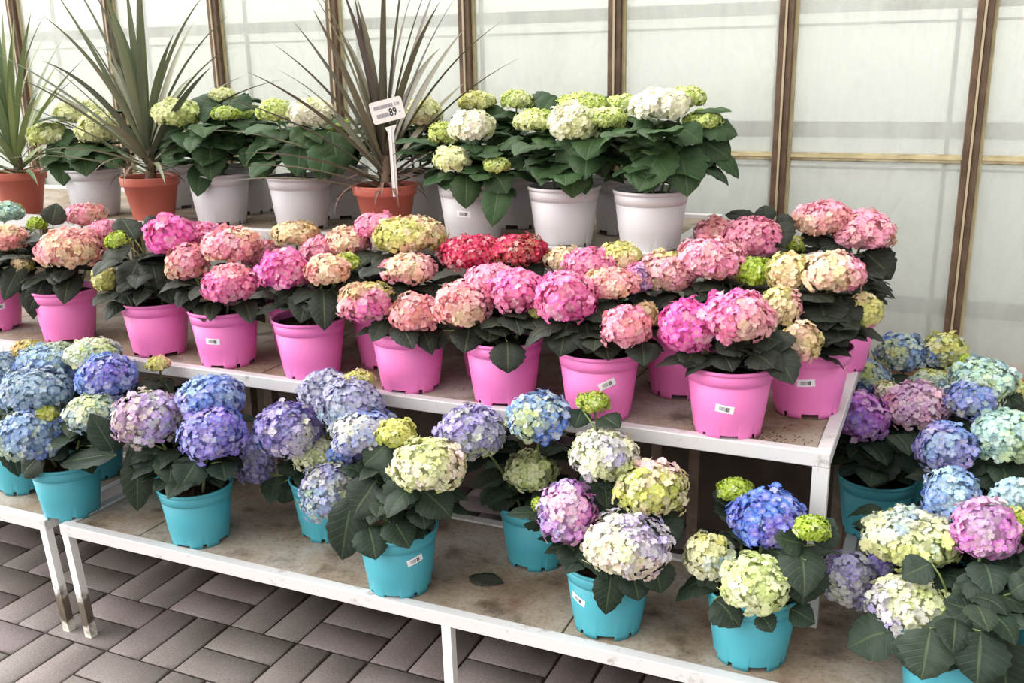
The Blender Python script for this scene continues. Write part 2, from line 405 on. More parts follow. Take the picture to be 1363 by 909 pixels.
bench('display_bench', 'low white steel bench at the far left, its right end leg beside a matching leg', -4.2, -2.262, YL, 2.25, ZL, 0, [-3.3],
      [(-2.277, YL+LEG, .03), (-4.18, YL+LEG, 0), (-2.277, 2.235, 0), (-4.18, 2.235, 0)], ground=True)
bench('display_bench', 'long low white steel bench with stained boards holding the turquoise pots', -2.206, .95, YL, 2.25, ZL, 0, [-1.947, -.70, .30],
      [(-2.19, YL+LEG, .03), (-.978, YL+LEG, .005), (.93, YL+LEG, 0), (-2.19, 2.235, 0), (-.978, 2.235, 0), (.93, 2.235, 0)], ground=True)
bench('display_bench', 'low bench at the right rear under the turquoise pots beside the middle bench end', -.165, .95, 2.262, 3.05, ZL, 0, [.30],
      [(-.15, 2.277, 0), (.93, 2.277, 0), (-.15, 3.03, 0), (.93, 3.03, 0)], ground=True)
bench('display_bench', 'middle white steel bench with worn brown boards holding the pink pots', -4.2, -.178, YM, 3.09, ZM, ZL, [-2.9, -1.70, -.72],
      [(-.196, YM+.017, 0), (at(333, 530, 2.6)[0], 2.6, 0, 0), (at(361, 530, 2.6)[0], 2.6, 0, 0), (-.79, 2.9, 0, 0), (-.666, 2.9, 0, 0), (-.196, 2.60, 0, 0), (-.196, 3.06, 0, 0), (-4.18, YM+.02, 0), (-4.18, 3.06, 0, 0)], legw=.034)
bench('display_bench', 'top white steel bench against the glass wall holding white and terracotta pots', -4.2, -.650, YU, 3.10, ZU, ZM, [-3.0, -1.80],
      [(-.668, YU+.02, 0), (-.668, 3.08, 0), (-2.0, YU+.02, 0), (-4.18, YU+.02, 0), (-2.0, 3.08, 0), (-4.18, 3.08, 0)], lip=.012)

# ------------------------------------------------------------------ pots
POT_H, POT_R, POT_B = .163, .100, .076
def pot_mesh(name, mat, R=POT_R, B=POT_B, Hh=POT_H, notch=True, rim='ring'):
    n = 96
    # outer profile (radius, z)
    def rr(z): return B+(R*.965-B)*(z/Hh)
    prof = [(B, 0), (B+.0005, .012), (rr(.05), .05), (rr(Hh-.040), Hh-.040), (rr(Hh-.038)-.0022, Hh-.0385), (rr(Hh-.036)-.0020, Hh-.0362), (rr(Hh-.035)+.0016, Hh-.035), (rr(Hh-.012)+.0014, Hh-.012), (rr(Hh-.011)-.0012, Hh-.0105), (R-.001, Hh-.0085), (R, Hh-.005), (R-.0005, Hh-.001),
            (R-.002, Hh), (R-.0055, Hh-.001), (R-.007, Hh-.006), (rr(Hh-.03)-.006, Hh-.03), (B-.002, .016), (B-.004, .012), (.0001, .012)]
    if rim == 'band':
        prof = [(B, 0), (B+.001, .004), (rr(Hh-.030), Hh-.030), (R-.001, Hh-.028), (R, Hh-.024), (R+.002, Hh-.003), (R+.001, Hh), (R-.004, Hh), (R-.006, Hh-.006), (rr(Hh-.035)-.006, Hh-.035), (B-.003, .008), (.0001, .008)]
    V = []; F = []
    for (r, z) in prof:
        for k in range(n):
            t = 2*math.pi*k/n; V.append((r*math.cos(t), r*math.sin(t), z))
    for i in range(len(prof)-1):
        for k in range(n):
            if notch and i == 0 and ((k % 24) < 8 or (k % 24) in (15, 16)): continue
            F.append((i*n+k, i*n+(k+1) % n, (i+1)*n+(k+1) % n, (i+1)*n+k))
    if notch:                           # thickness of the feet
        o = len(V)
        for (r, z) in ((B-.003, 0), (B-.003, .012)):
            for k in range(n):
                t = 2*math.pi*k/n; V.append((r*math.cos(t), r*math.sin(t), z))
        for k in range(n):
            if (k % 24) < 8 or (k % 24) in (15, 16): continue
            k2 = (k+1) % n
            F.append((o+k2, o+k, o+n+k, o+n+k2)); F.append((k2, k, o+k, o+k2))
            F.append((k, n+k, o+n+k, o+k)); F.append((k2, o+k2, o+n+k2, n+k2))
    me = bpy.data.meshes.new(name); me.from_pydata(V, [], F); me.materials.append(mat)
    me.polygons.foreach_set('use_smooth', [True]*len(F)); me.update()
    return me
POTS = {k: pot_mesh('pot', MAT[k]) for k in ('pink', 'teal', 'white')}
POTS['terra'] = pot_mesh('pot', MAT['terra'], .094, .062, .150, False, 'band')
def soil_mesh(R, z):
    m = MB(); n = 40; V = []; F = []
    for i, q in enumerate((0, .35, .7, 1)):
        for k in range(n):
            t = 2*math.pi*k/n; V.append((R*q*math.cos(t)+1e-5*math.cos(t), R*q*math.sin(t)+1e-5*math.sin(t), z+(1-q*q)*.008+random.uniform(-.002, .002)*(0 < i < 3)))
    for i in range(3):
        for k in range(n): F.append((i*n+k, i*n+(k+1) % n, (i+1)*n+(k+1) % n, (i+1)*n+k))
    F.append(tuple(range(n)))
    me = bpy.data.meshes.new('soil'); me.from_pydata(V, [], F); me.materials.append(MAT['soil']); me.update(); return me
SOIL = soil_mesh(.0905, POT_H-.018); SOIL_T = soil_mesh(.086, .150-.016)

def sticker(pot, ang, z, tilt, w=.041, h=.018, R=POT_R, B=POT_B, Hh=POT_H):
    """paper label bent round the pot; ang = azimuth of its centre"""
    m = MB(); ct, st = math.cos(tilt), math.sin(tilt)
    def P(a, b, off):
        x, zz = a*ct-b*st, a*st+b*ct
        Z = z+zz; r = B+(R*.965-B)*(Z/Hh)+off; t = ang+x/r
        return (r*math.cos(t), r*math.sin(t), Z)
    def patch(a0, a1, b0, b1, off, mi, n=6):
        V = []; F = []
        for i in range(n+1):
            a = a0+(a1-a0)*i/n; V += [P(a, b0, off), P(a, b1, off)]
        for i in range(n): F.append((2*i, 2*i+2, 2*i+3, 2*i+1))
        m.add(V, F, mi)
    patch(-w/2, w/2, -h/2, h/2, .0007, 0)
    x = -w*.30
    rnd = random.Random(int(ang*1000)+int(z*9999))
    while x < w*.06:                     # light code bars
        q = rnd.uniform(.0006, .0013); patch(x, x+q, -h*.28, h*.26, .0010, 2, 1); x += q+rnd.uniform(.0005, .001)
    x = w*.10
    for q in (.0022, .0014, .0022): patch(x, x+q, -h*.30, h*.26, .0010, 1, 1); x += q+.0007
    return m.build('price_label', [MAT['paper'], MAT['ink'], MAT['grey']], pot, smooth=False)

# ------------------------------------------------------------------ hydrangea heads
PAL = {k: np.array(lin(c)) for k, c in dict(
    HP=(240, 105, 190), MP=(236, 128, 178), LP=(244, 164, 192), SA=(241, 158, 162), CR=(240, 214, 178), YG=(206, 204, 116), LG=(166, 190, 62),
    RED=(216, 48, 104), DR=(188, 74, 84), TAN=(214, 178, 132), WH=(248, 244, 226), WL=(236, 240, 184), WG=(208, 222, 132),
    BL=(118, 148, 220), BD=(84, 128, 218), BP=(152, 180, 212), BG=(142, 166, 190), LV=(168, 156, 216), LA=(168, 168, 200), PU=(138, 116, 212),
    MG=(188, 106, 200), MV=(194, 156, 198), PV=(222, 122, 208), MT=(178, 214, 208), YB=(204, 218, 146), IV=(234, 234, 204), PW=(244, 212, 218)).items()}

def _floret():
    """one four-petalled floret, unit radius, facing +z -> verts (n,3), quads, radial weight per vert"""
    V = []; F = []; Wt = []
    rows = [(0.06, .06, .02), (.40, .38, .10), (.75, .47, .12), (1.0, .26, .02)]
    for p in range(4):
        a = p*math.pi/2+.02; ca, sa = math.cos(a), math.sin(a); o = len(V)
        for (r, hw, z) in rows:
            for (sx, zz) in ((-1, .07), (0, -.02), (1, .07)):
                x, y = r-(.08 if sx else 0)*(r > .5), sx*hw
                V.append((x*ca-y*sa, x*sa+y*ca, z+zz*(r > .1)+.02*p % .04)); Wt.append(r)
        for i in range(3):
            for j in range(2): F.append((o+i*3+j, o+(i+1)*3+j, o+(i+1)*3+j+1, o+i*3+j+1))
    return np.array(V), np.array(F), np.array(Wt)
FV, FF, FW = _floret()

def head_mesh(a, c, pal, fs=.0108, seed=0, bud=False, mixk=.28):
    """dome of florets: a = horizontal radius, c = vertical radius"""
    rng = np.random.default_rng(seed)
    area = 2*math.pi*a*a*1.35
    n = int(np.clip(area/(fs*fs*1.36), 14, 420))
    k = np.arange(n)+.5; cosm = math.cos(math.radians(128))
    ph = np.arccos(1-(1-cosm)*k/n); th = k*2.399963+rng.uniform(0, 6)
    ph = ph+rng.normal(0, .05, n); th = th+rng.normal(0, .09, n)
    D = np.stack([np.sin(ph)*np.cos(th), np.sin(ph)*np.sin(th), np.cos(ph)], 1)
    shrink = 1-fs*.45/a
    lump = 1+.06*np.sin(3*th+seed)*np.sin(2*ph)+.05*np.sin(5*th+2.3*seed+3*ph)
    pos = D*np.array([a, a, c])*shrink*(lump*(1+rng.normal(0, .06, n)))[:, None]
    nrm = D/np.array([a, a, c]); nrm /= np.linalg.norm(nrm, axis=1)[:, None]
    nrm = nrm+rng.normal(0, .30, (n, 3)); nrm /= np.linalg.norm(nrm, axis=1)[:, None]
    ref = np.where(np.abs(nrm[:, 2:3]) > .9, np.array([[1., 0, 0]]), np.array([[0, 0, 1.]]))
    t1 = np.cross(ref, nrm); t1 /= np.linalg.norm(t1, axis=1)[:, None]; t2 = np.cross(nrm, t1)
    tw = rng.uniform(0, 6.28, n); x = np.cos(tw)[:, None]*t1+np.sin(tw)[:, None]*t2; y = np.cross(nrm, x)
    s = fs*rng.uniform(.82, 1.18, n)
    cup = rng.uniform(.1, 2.4 if not bud else 4.0, n)
    V = pos[:, None, :]+s[:, None, None]*(FV[None, :, 0, None]*x[:, None, :]+FV[None, :, 1, None]*y[:, None, :]+(FV[None, :, 2]*cup[:, None])[:, :, None]*nrm[:, None, :])
    # colours: patches of the palette
    def expand(s):
        r = []
        for it in s.split():
            q = it.split(':'); r += [q[0]]*int(q[1] if len(q) > 1 else 1)
        return r
    zones = [expand(s) for s in pal.split('|')]      # 'upper|lower front' where the photo shows two-toned heads
    names = zones[0]+(zones[1] if len(zones) > 1 else [])
    ns = max(8, len(names)*2)
    sd = rng.normal(0, 1, (ns, 3)); sd /= np.linalg.norm(sd, axis=1)[:, None]
    if len(zones) > 1:
        low = sd @ np.array([.25, -.62, -.75]) > -.05
        sc_ = np.array([PAL[(zones[1] if low[i] else zones[0])[rng.integers(0, len(zones[1] if low[i] else zones[0]))]] for i in range(ns)])
    else:
        sc_ = np.array([PAL[names[i % len(names)]] for i in rng.permutation(ns)])
    dd = (D[:, None, :]-sd[None])
    wts = np.exp(-9*np.sum(dd*dd, 2)); wts /= wts.sum(1)[:, None]
    fc = wts @ sc_
    pick = np.array([PAL[names[i]] for i in rng.integers(0, len(names), n)])
    fc = fc*(1-mixk)+pick*mixk
    fc = fc*rng.uniform(.84, 1.08, n)[:, None]
    li = (rng.random(n) < .16)[:, None]*.28; fc = fc*(1-li)+np.array(lin((246, 242, 238)))*li
    pale = fc*.55+np.array(lin((235, 232, 190)))*.45
    w = np.clip(FW*1.9, 0, 1)[None, :, None]
    C = pale[:, None, :]*(1-w)+fc[:, None, :]*w
    Fq = (FF[None]+(np.arange(n)*len(FV))[:, None, None]).reshape(-1, 4)
    V = V.reshape(-1, 3); C = C.reshape(-1, 3)
    # inner core of flower stalks
    nu, nv = 14, 8; cv = []; cf = []
    for i in range(nv+1):
        p = math.pi*(.02+.93*i/nv)
        for j in range(nu):
            t = 2*math.pi*j/nu; cv.append((a*.82*math.sin(p)*math.cos(t), a*.82*math.sin(p)*math.sin(t), c*.82*math.cos(p)))
    for i in range(nv):
        for j in range(nu): cf.append((i*nu+j, (i+1)*nu+j, (i+1)*nu+(j+1) % nu, i*nu+(j+1) % nu))
    base = fc.mean(0)*.72+np.array(lin((110, 122, 70)))*.22
    F2 = np.array(cf)+len(V)
    V = np.concatenate([V, np.array(cv)]); C = np.concatenate([C, np.tile(base, (len(cv), 1))])
    return np_mesh('flower_head', V, np.concatenate([Fq, F2]), np.clip(C, 0, 1), MAT['petal'])

# ------------------------------------------------------------------ leaves
ROWS, CO = 13, 7
def leaf_geo(base, d, n, L, Wd, bend, fold=.25, rng=random):
    """ovate serrated leaf from base along d, upper side n, curling by bend (radians, + = droops away from n)"""
    d = d/np.linalg.norm(d); n = n-d*(n@d); n /= np.linalg.norm(n)+1e-9; s = np.cross(d, n)
    V = []; UV = []; p = np.array(base, float); ang = -bend*.25; step = L/(ROWS-1)
    ph = rng.uniform(0, 6)
    tw = rng.uniform(-.25, .25)
    for i in range(ROWS):
        t = i/(ROWS-1)
        f = math.cos(ang)*d-math.sin(ang)*n; nn = math.sin(ang)*d+math.cos(ang)*n
        if i: p = p+f*step
        ang += bend/(ROWS-1)
        ss = math.cos(tw*t)*s+math.sin(tw*t)*nn; nn = np.cross(ss, f)
        w = Wd/2*(math.sin(math.pi*min(1, t**.78*1.0))**.75 if 0 < t < 1 else .02)*(1.0 if t < .8 else 1-(t-.8)*.6)
        for k in range(CO):
            q = (k/(CO-1))*2-1; e = 1+(.05*(-1)**i if abs(q) == 1 else 0)
            lift = fold*abs(q)*w-.28*w*abs(q)**3+.10*w*math.sin(t*26+ph)*abs(q)*.5+.06*w*math.sin(t*7+ph+q*2)
            V.append(p+ss*q*w*e+nn*lift); UV.append((q, t))
    F = [(i*CO+k, i*CO+k+1, (i+1)*CO+k+1, (i+1)*CO+k) for i in range(ROWS-1) for k in range(CO-1)]
    return np.array(V), F, np.array(UV)

ALLHEADS = []     # (centre, a, c, angular position, angular radius, distance)
def cam_ang(P):
    v = P-CAM; z = v@Fv; return np.stack([v@Rv/z, v@Uv/z], -1), z
def leaf_ok(V):
    a, z = cam_ang(V)
    for (ctr, ra, rc, ca, rad, dz) in ALLHEADS:
        e = (V-ctr)/np.array([ra, ra, rc]); 
        if (np.sum(e*e, 1) < .85).sum() > 6: return False
        hid = ((np.linalg.norm(a-ca, axis=1) < rad*.8) & (z < dz)).sum()
        if hid > 14: return False
    return True
LEAFTINT = {'pink': (45, 49, 42), 'teal': (41, 54, 43), 'white': (54, 77, 47), 'dark': (46, 58, 46)}

PLANTS = []
def plant(key, lev, u, y, kind, label, heads, leaves=(), stick=None, x=None, nl=3, fill=None):
    z0 = LEVEL[lev]
    if x is None: x = at(u, 400, y)[0] if not isinstance(u, tuple) else at(u[0], u[1], y)[0]
    PLANTS.append(dict(key=key, lev=lev, x=float(x), y=y, z=z0, kind=kind, label=label, heads=heads, leaves=leaves, stick=stick, nl=nl, fill=fill))

GP = {'pink': 'pink potted hydrangeas on the middle bench', 'teal': 'turquoise potted hydrangeas on the low bench', 'white': 'white potted hydrangeas on the top bench'}
def atz(u, v, z):
    d = Fv + Rv*(u-W/2)/FPX - Uv*(v-H/2)/FPX
    return CAM + d*((z-CAM[2])/d[2])
def foot(u, v, lev):                   # pot centre from the nearest point of its foot
    p = atz(u, v, LEVEL[lev]); return float(p[0]), float(p[1])+POT_B
B = .0085                               # floret size of green buds
# ---- pink row, front
plant('M0', 'm', (2, 420), 2.17, 'pink', 'pink potted hydrangea cut off by the left edge, half hidden white label on its pot', [
    (8, 318, 25, 19, 'SA:2 CR:2', -.05), (8, 283, 22, 14, 'MT:2 YB', .10), (30, 352, 14, 12, 'CR YG', -.04, .010), (50, 298, 12, 9, 'LG', .05, B)],
    [(30, 350, -.05, 5, 400, -.12, .075), (40, 370, -.03, 45, 425, -.1, .07), (25, 330, 0, 60, 320, -.05, .06)], (10, .085, .15), x=-2.86)
plant('M1', 'm', 0, 2.164, 'pink', 'pink potted hydrangea with one big salmon head, second pink pot from the left', [
    (93, 332, 40, 28, 'SA:3 CR:2 LP', -.05), (113, 287, 25, 16, 'LP CR SA', .12), (140, 307, 20, 14, 'LP MP', .08)],
    [(95, 360, -.04, 85, 405, -.13, .085), (70, 360, -.04, 40, 415, -.10, .08), (70, 300, 0, 75, 270, .02, .08)], x=-2.518)
plant('M2', 'm', 0, 2.143, 'pink', 'pink potted hydrangea with large-petalled deep pink head and small lime buds left of it', [
    (226, 315, 32, 29, 'HP:4 MP', -.02, .019), (158, 321, 16, 12, 'LG:2 YG', -.02, B), (140, 372, 17, 18, 'YG:2 CR', -.08, .011)],
    [(175, 330, -.03, 135, 345, -.06, .085), (185, 345, -.03, 165, 395, -.10, .085), (180, 320, 0, 160, 290, .04, .09), (200, 345, 0, 210, 385, -.07, .08), (195, 310, .02, 215, 290, .05, .08)], x=-2.126)
plant('M3', 'm', 0, 2.130, 'pink', 'pink potted hydrangea with small white label, a round pink head under two salmon ones', [
    (249, 350, 27, 26, 'SA:2 CR LP', -.03), (306, 379, 34, 26, 'MP:3 HP SA', -.08), (308, 327, 38, 25, 'LP:2 CR:2 SA', .02)],
    [(255, 375, -.04, 250, 415, -.1, .07), (285, 400, -.05, 280, 428, -.12, .05), (325, 400, -.05, 335, 432, -.12, .06)], (-26, .085, -.05), x=-1.858)
plant('M4', 'm', 0, 2.125, 'pink', 'pink potted hydrangea with vivid pink head beside a cream and salmon one', [
    (378, 361, 33, 28, 'HP:3 MP:2', -.06, .014), (436, 360, 30, 20, 'CR:2 SA:2', -.03), (462, 350, 16, 12, 'LG YG', .03, .010)],
    [(400, 385, -.04, 365, 405, -.10, .075), (410, 385, -.05, 400, 430, -.12, .085), (430, 385, -.05, 432, 440, -.12, .08), (440, 385, -.02, 465, 410, -.05, .07)], x=-1.563)
plant('M5', 'm', 0, 2.125, 'pink', 'pink potted hydrangea with two low heads, the left half cream and half pink', [
    (490, 403, 38, 27, 'CR:2 YG TAN|HP:2 LP', -.07), (553, 418, 32, 27, 'SA:2 LP:2 TAN', -.07), (543, 359, 36, 21, 'LP:3 CR:2', .02)],
    [(515, 425, -.07, 495, 455, -.13, .06), (530, 430, -.07, 550, 465, -.13, .075), (560, 435, -.05, 575, 472, -.1, .06), (515, 385, 0, 540, 400, -.05, .08)], x=-1.252)
plant('M6', 'm', 0, 2.125, 'pink', 'pink potted hydrangea with a dark leaf hanging over the rim front', [
    (616, 407, 38, 32, 'LP:3 SA:3 CR', -.07), (688, 389, 36, 30, 'MP:3 HP LP', -.03), (655, 372, 34, 20, 'MP LP:2', .02), (713, 416, 9, 8, 'YG', -.04, B)],
    [(675, 455, -.085, 676, 497, -.125, .105, 1.0), (625, 435, -.06, 618, 470, -.12, .085), (655, 430, -.04, 650, 455, -.11, .09), (695, 415, -.03, 715, 445, -.08, .1), (590, 440, -.03, 570, 465, -.06, .07)], x=-.980)
plant('M7', 'm', 0, 2.112, 'pink', 'pink potted hydrangea with tilted price label and a round salmon-pink head at right', [
    (754, 398, 41, 36, 'HP:2 MP:3 LP', -.06, .014), (833, 436, 32, 30, 'LP:3 SA:2 MP', -.09, .013), (812, 378, 36, 21, 'SA:2 LP CR:2', .02), (858, 420, 19, 18, 'TAN:2 CR', .03)],
    [(755, 430, -.07, 745, 475, -.13, .095), (800, 440, -.05, 810, 480, -.12, .1), (780, 430, -.05, 785, 470, -.11, .085), (855, 455, -.06, 857, 487, -.12, .08), (790, 405, -.02, 805, 430, -.08, .09)], (12, .100, .42), x=-.724)
plant('M8', 'm', 0, 2.112, 'pink', 'pink potted hydrangea front right on the middle bench, two vivid pink heads above its label', [
    (914, 437, 36, 38, 'HP:4 MP', -.07, .015), (982, 423, 47, 36, 'HP:2 MP:3 LP CR', -.05, .014)],
    [(925, 465, -.06, 912, 490, -.11, .08), (985, 455, -.05, 955, 470, -.10, .085), (1000, 450, -.02, 1040, 455, -.04, .10), (1025, 460, -.01, 1056, 512, -.07, .085), (960, 470, -.06, 975, 495, -.11, .07), (1000, 470, -.05, 1030, 490, -.09, .08), (1040, 440, .02, 1035, 470, -.03, .1)],
    (-5, .078, -.14), x=-.414)
plant('M9', 'm', 0, 2.317, 'pink', 'pink potted hydrangea at the right end of the middle bench with cream and yellowish heads', [
    (1107, 364, 42, 28, 'CR:2 LP:3 YG', -.03), (1049, 362, 26, 26, 'YG:2 CR:2', -.03), (1040, 409, 27, 28, 'CR:2 YG:2 LP', -.10), (1066, 457, 27, 30, 'CR:2 YG LP', -.15), (1152, 415, 22, 24, 'YG:3 CR', .0, .011)],
    [(1090, 395, -.02, 1100, 440, -.10, .12), (1080, 390, -.02, 1060, 405, -.06, .1), (1120, 395, 0, 1135, 435, -.06, .11), (1110, 420, -.03, 1120, 462, -.1, .12), (1080, 420, -.02, 1085, 455, -.1, .11)], (-2, .092, .12), x=-.268)
# ---- pink rows behind
plant('B1', 'm', (352, 420), 2.29, 'pink', 'pink potted hydrangea with dull tan head under the second white pot from left, mostly hidden', [
    (394, 312, 30, 17, 'CR:2 TAN YG', .0), (346, 339, 26, 19, 'DR LP:2', -.03), (277, 316, 28, 19, 'MP:2 LP', -.02), (342, 366, 14, 14, 'LP SA', -.05)], x=-1.711)
plant('B2', 'm', (470, 420), 2.29, 'pink', 'pink potted hydrangea behind, mostly hidden, with yellowish head just below the terracotta pot with sign', [
    (428, 334, 26, 19, 'LP:2 MP', -.02), (464, 322, 28, 20, 'LP:2 CR SA', -.02), (503, 302, 30, 15, 'MP:2 LP', .03), (545, 314, 46, 20, 'YG:3 CR LP', .02)],
    [(500, 335, 0, 490, 375, -.06, .1), (520, 335, 0, 545, 345, -.05, .1)], x=-1.42)
plant('B4', 'm', (606, 420), 2.30, 'pink', 'pink potted hydrangea with crimson heads just below the front white pots, pot hidden', [
    (630, 338, 42, 19, 'RED:4 DR', .0, .010), (689, 334, 36, 15, 'RED:2 DR:2 TAN', .03, .010)],
    [(690, 350, -.02, 720, 375, -.04, .11), (660, 345, -.02, 680, 365, -.06, .1), (600, 345, 0, 575, 355, 0, .1), (700, 345, 0, 735, 350, .02, .1)], x=-1.09)
plant('B5', 'm', (757, 420), 2.29, 'pink', 'pink potted hydrangea in the back, pink and yellow-green heads below the right white pots', [
    (750, 346, 25, 17, 'CR:2 TAN', .02), (786, 352, 34, 22, 'MP:3 LP', -.04), (825, 342, 28, 20, 'YG:2 CR:2', .0), (848, 372, 18, 22, 'MP LV LP', -.06)], x=-.80)
plant('B6', 'm', 0, 2.345, 'pink', 'pink potted hydrangea half hidden behind the front right pink pot with cream-pink heads', [
    (887, 363, 38, 28, 'LP:2 CR:2 YG', -.04), (946, 346, 44, 30, 'LP:3 CR:2 MP', -.03), (1006, 363, 26, 19, 'LG:3', -.02, .0105)],
    [(900, 390, -.03, 885, 420, -.08, .1), (940, 375, -.02, 950, 400, -.06, .1), (905, 400, -.05, 890, 455, -.1, .09)], x=-.583)
plant('B7', 'm', 0, 2.56, 'pink', 'pink potted hydrangea with dark leaves sticking up in front of the glazing post, pot hidden', [
    (1001, 318, 39, 29, 'LP:2 MP:2 SA', -.03), (951, 311, 26, 22, 'SA:2 LP', -.01)],
    [(1010, 295, .02, 965, 286, .02, .05), (1020, 295, .02, 1018, 273, .05, .07), (1030, 300, .02, 1058, 296, .02, .06), (1025, 300, 0, 1045, 330, -.06, .1)], x=-.46)
plant('B8', 'm', 0, 2.70, 'pink', 'pink potted hydrangea rising tallest at the right end, two merged pink heads, pot hidden', [
    (1096, 293, 39, 25, 'LP:2 CR SA:2', -.02), (1149, 309, 39, 28, 'LP:2 MP CR', -.01), (1058, 325, 13, 11, 'LG YG', -.06, B)],
    [(1100, 315, -.02, 1065, 322, -.06, .1), (1120, 320, -.03, 1100, 340, -.1, .12), (1150, 335, -.02, 1186, 372, -.05, .11), (1160, 330, 0, 1185, 350, 0, .1), (1130, 345, -.02, 1150, 395, -.06, .1)], x=-.24)
# ---- white row
plant('W1', 'u', 0, 2.479, 'white', 'white potted hydrangea at the right end of the top bench with one big cream-white head', [
    (879, 141, 38, 22, 'WH:5 WL', -.02, .0145), (912, 131, 26, 15, 'WG:2 WL', .06, .010), (936, 161, 23, 12, 'WG:2 LG', .02, B)],
    [(890, 190, -.05, 850, 255, -.14, .12), (905, 190, -.03, 915, 262, -.1, .12), (870, 165, -.03, 840, 175, -.06, .1), (930, 165, .0, 982, 180, .03, .1), (925, 185, 0, 972, 213, 0, .10), (950, 200, .0, 984, 238, 0, .05), (930, 200, .0, 915, 235, -.06, .12), (900, 170, -.05, 935, 190, -.06, .12), (870, 190, -.05, 830, 200, -.05, .11), (860, 215, -.05, 860, 258, -.13, .11)], x=-.711, nl=5)
plant('W2', 'u', 0, 2.491, 'white', 'white potted hydrangea with a lime-centred head, middle of the three pots right of the sign', [
    (762, 164, 32, 26, 'WH:2 WL:2 WG', -.05, .0135), (806, 158, 26, 14, 'WG:2 WL', -.02, .010), (712, 161, 26, 14, 'WG:2 WL', .0, .010), (776, 142, 32, 10, 'WG:2 LG', .08, .010)],
    [(765, 215, -.06, 762, 264, -.13, .1), (790, 180, -.03, 740, 215, -.09, .11), (800, 175, -.02, 820, 165, -.03, .1), (735, 190, -.02, 705, 200, -.05, .1), (790, 200, -.02, 805, 235, -.06, .1), (725, 205, -.02, 720, 240, -.09, .1), (720, 150, .03, 740, 127, .08, .07)], x=-.958, nl=5)
plant('W3', 'u', (629, 260), 2.49, 'white', 'white potted hydrangea with leaves hanging over its labelled pot, right beside the sign plant', [
    (628, 169, 30, 22, 'WH:5 WL', -.04, .0145), (602, 212, 24, 17, 'WL:3 WG WH', -.09, .012), (661, 220, 17, 11, 'WG:2 LG', -.09, B), (591, 178, 20, 15, 'WG:2 YG', .0, .010)],
    [(620, 230, -.08, 620, 278, -.13, .085), (665, 240, -.08, 655, 302, -.13, .08), (655, 230, -.08, 675, 258, -.11, .09), (600, 228, -.08, 590, 250, -.12, .06), (640, 195, -.05, 650, 215, -.1, .1), (670, 190, -.02, 690, 195, -.05, .09), (680, 210, -.02, 695, 225, -.04, .1)], (-18, .085, -.06), nl=5)
plant('W4', 'u', 0, 2.511, 'white', 'white potted hydrangea with a creamy head left of the sign plant', [
    (415, 152, 29, 21, 'WH:4 WL', -.01, .0145), (366, 149, 22, 16, 'WG:2 WL', .0, .010)],
    [(400, 185, -.05, 395, 235, -.13, .11), (375, 180, -.03, 335, 205, -.05, .1), (420, 180, -.03, 440, 215, -.08, .11), (340, 195, -.03, 328, 225, -.07, .08), (430, 205, -.05, 438, 240, -.1, .05), (410, 175, -.03, 385, 190, -.07, .1), (440, 175, -.04, 452, 235, -.08, .11), (435, 190, -.06, 425, 240, -.12, .1), (350, 185, -.05, 350, 240, -.09, .1)], x=-1.842, nl=5)
plant('W5', 'u', 0, 2.514, 'white', 'white potted hydrangea with lime heads just right of the middle terracotta pot', [
    (235, 152, 30, 20, 'WG WL:2', -.05, .012), (300, 152, 17, 10, 'LG WG', -.03, B), (296, 127, 16, 9, 'WL', .06, .010)],
    [(280, 190, -.05, 280, 240, -.13, .11), (255, 185, -.03, 215, 215, -.06, .11), (300, 180, -.03, 320, 200, -.04, .1), (270, 215, -.06, 263, 262, -.13, .08), (245, 170, -.02, 205, 195, -.03, .1), (290, 140, .02, 250, 135, .03, .1), (305, 135, .03, 335, 145, .03, .09), (285, 170, -.05, 270, 195, -.09, .12)], x=-2.159, nl=5)
plant('W6', 'u', (128, 270), 2.53, 'white', 'white potted hydrangea with pale heads between two terracotta pots at the left', [
    (65, 180, 26, 16, 'WL:2 WG', -.05, .012), (130, 172, 26, 22, 'WL:3 CR', -.02, .012), (105, 150, 28, 18, 'WL:2 WH', .05, .012)],
    [(100, 190, -.05, 75, 215, -.1, .11), (110, 195, -.05, 115, 235, -.12, .11), (80, 200, -.05, 85, 248, -.12, .09), (140, 195, -.03, 155, 225, -.07, .1), (100, 180, -.05, 60, 205, -.06, .1)], nl=5)
plant('WB1', 'u', (556, 240), 2.74, 'white', 'white potted hydrangea with pale yellow heads hidden behind the sign plant', [
    (562, 152, 26, 20, 'WL:2 CR', -.02, .012), (635, 136, 24, 14, 'WL YG:2', .0, .011), (538, 140, 14, 12, 'WL WG', .03, .011)],
    [(545, 170, -.03, 510, 190, -.05, .11), (560, 180, -.03, 570, 215, -.07, .11)], nl=4)
plant('WB2', 'u', (690, 230), 2.76, 'white', 'white potted hydrangea at back with a lime head and an upright leaf against the glass', [
    (688, 134, 20, 13, 'WG:2 WL', -.03, .010)],
    [(700, 150, 0, 738, 128, .0, .09), (675, 150, 0, 640, 165, -.04, .1), (690, 150, -.02, 665, 185, -.06, .1)], nl=4)
plant('WB3', 'u', (830, 230), 2.75, 'white', 'white potted hydrangea at the back, its lime heads showing between the two right-hand pots', [
    (831, 140, 22, 13, 'WG:2 WL', -.06, .010)], [(820, 150, 0, 790, 138, .02, .08)], nl=4)
plant('WB4', 'u', (330, 230), 2.75, 'white', 'white potted hydrangea in deep shade behind the two left white pots', [
    (330, 150, 16, 11, 'WG:2 LG', .02, B)], [(330, 160, 0, 350, 145, .02, .1), (320, 160, -.02, 345, 190, -.06, .11), (325, 150, 0, 285, 145, 0, .1)], nl=4)
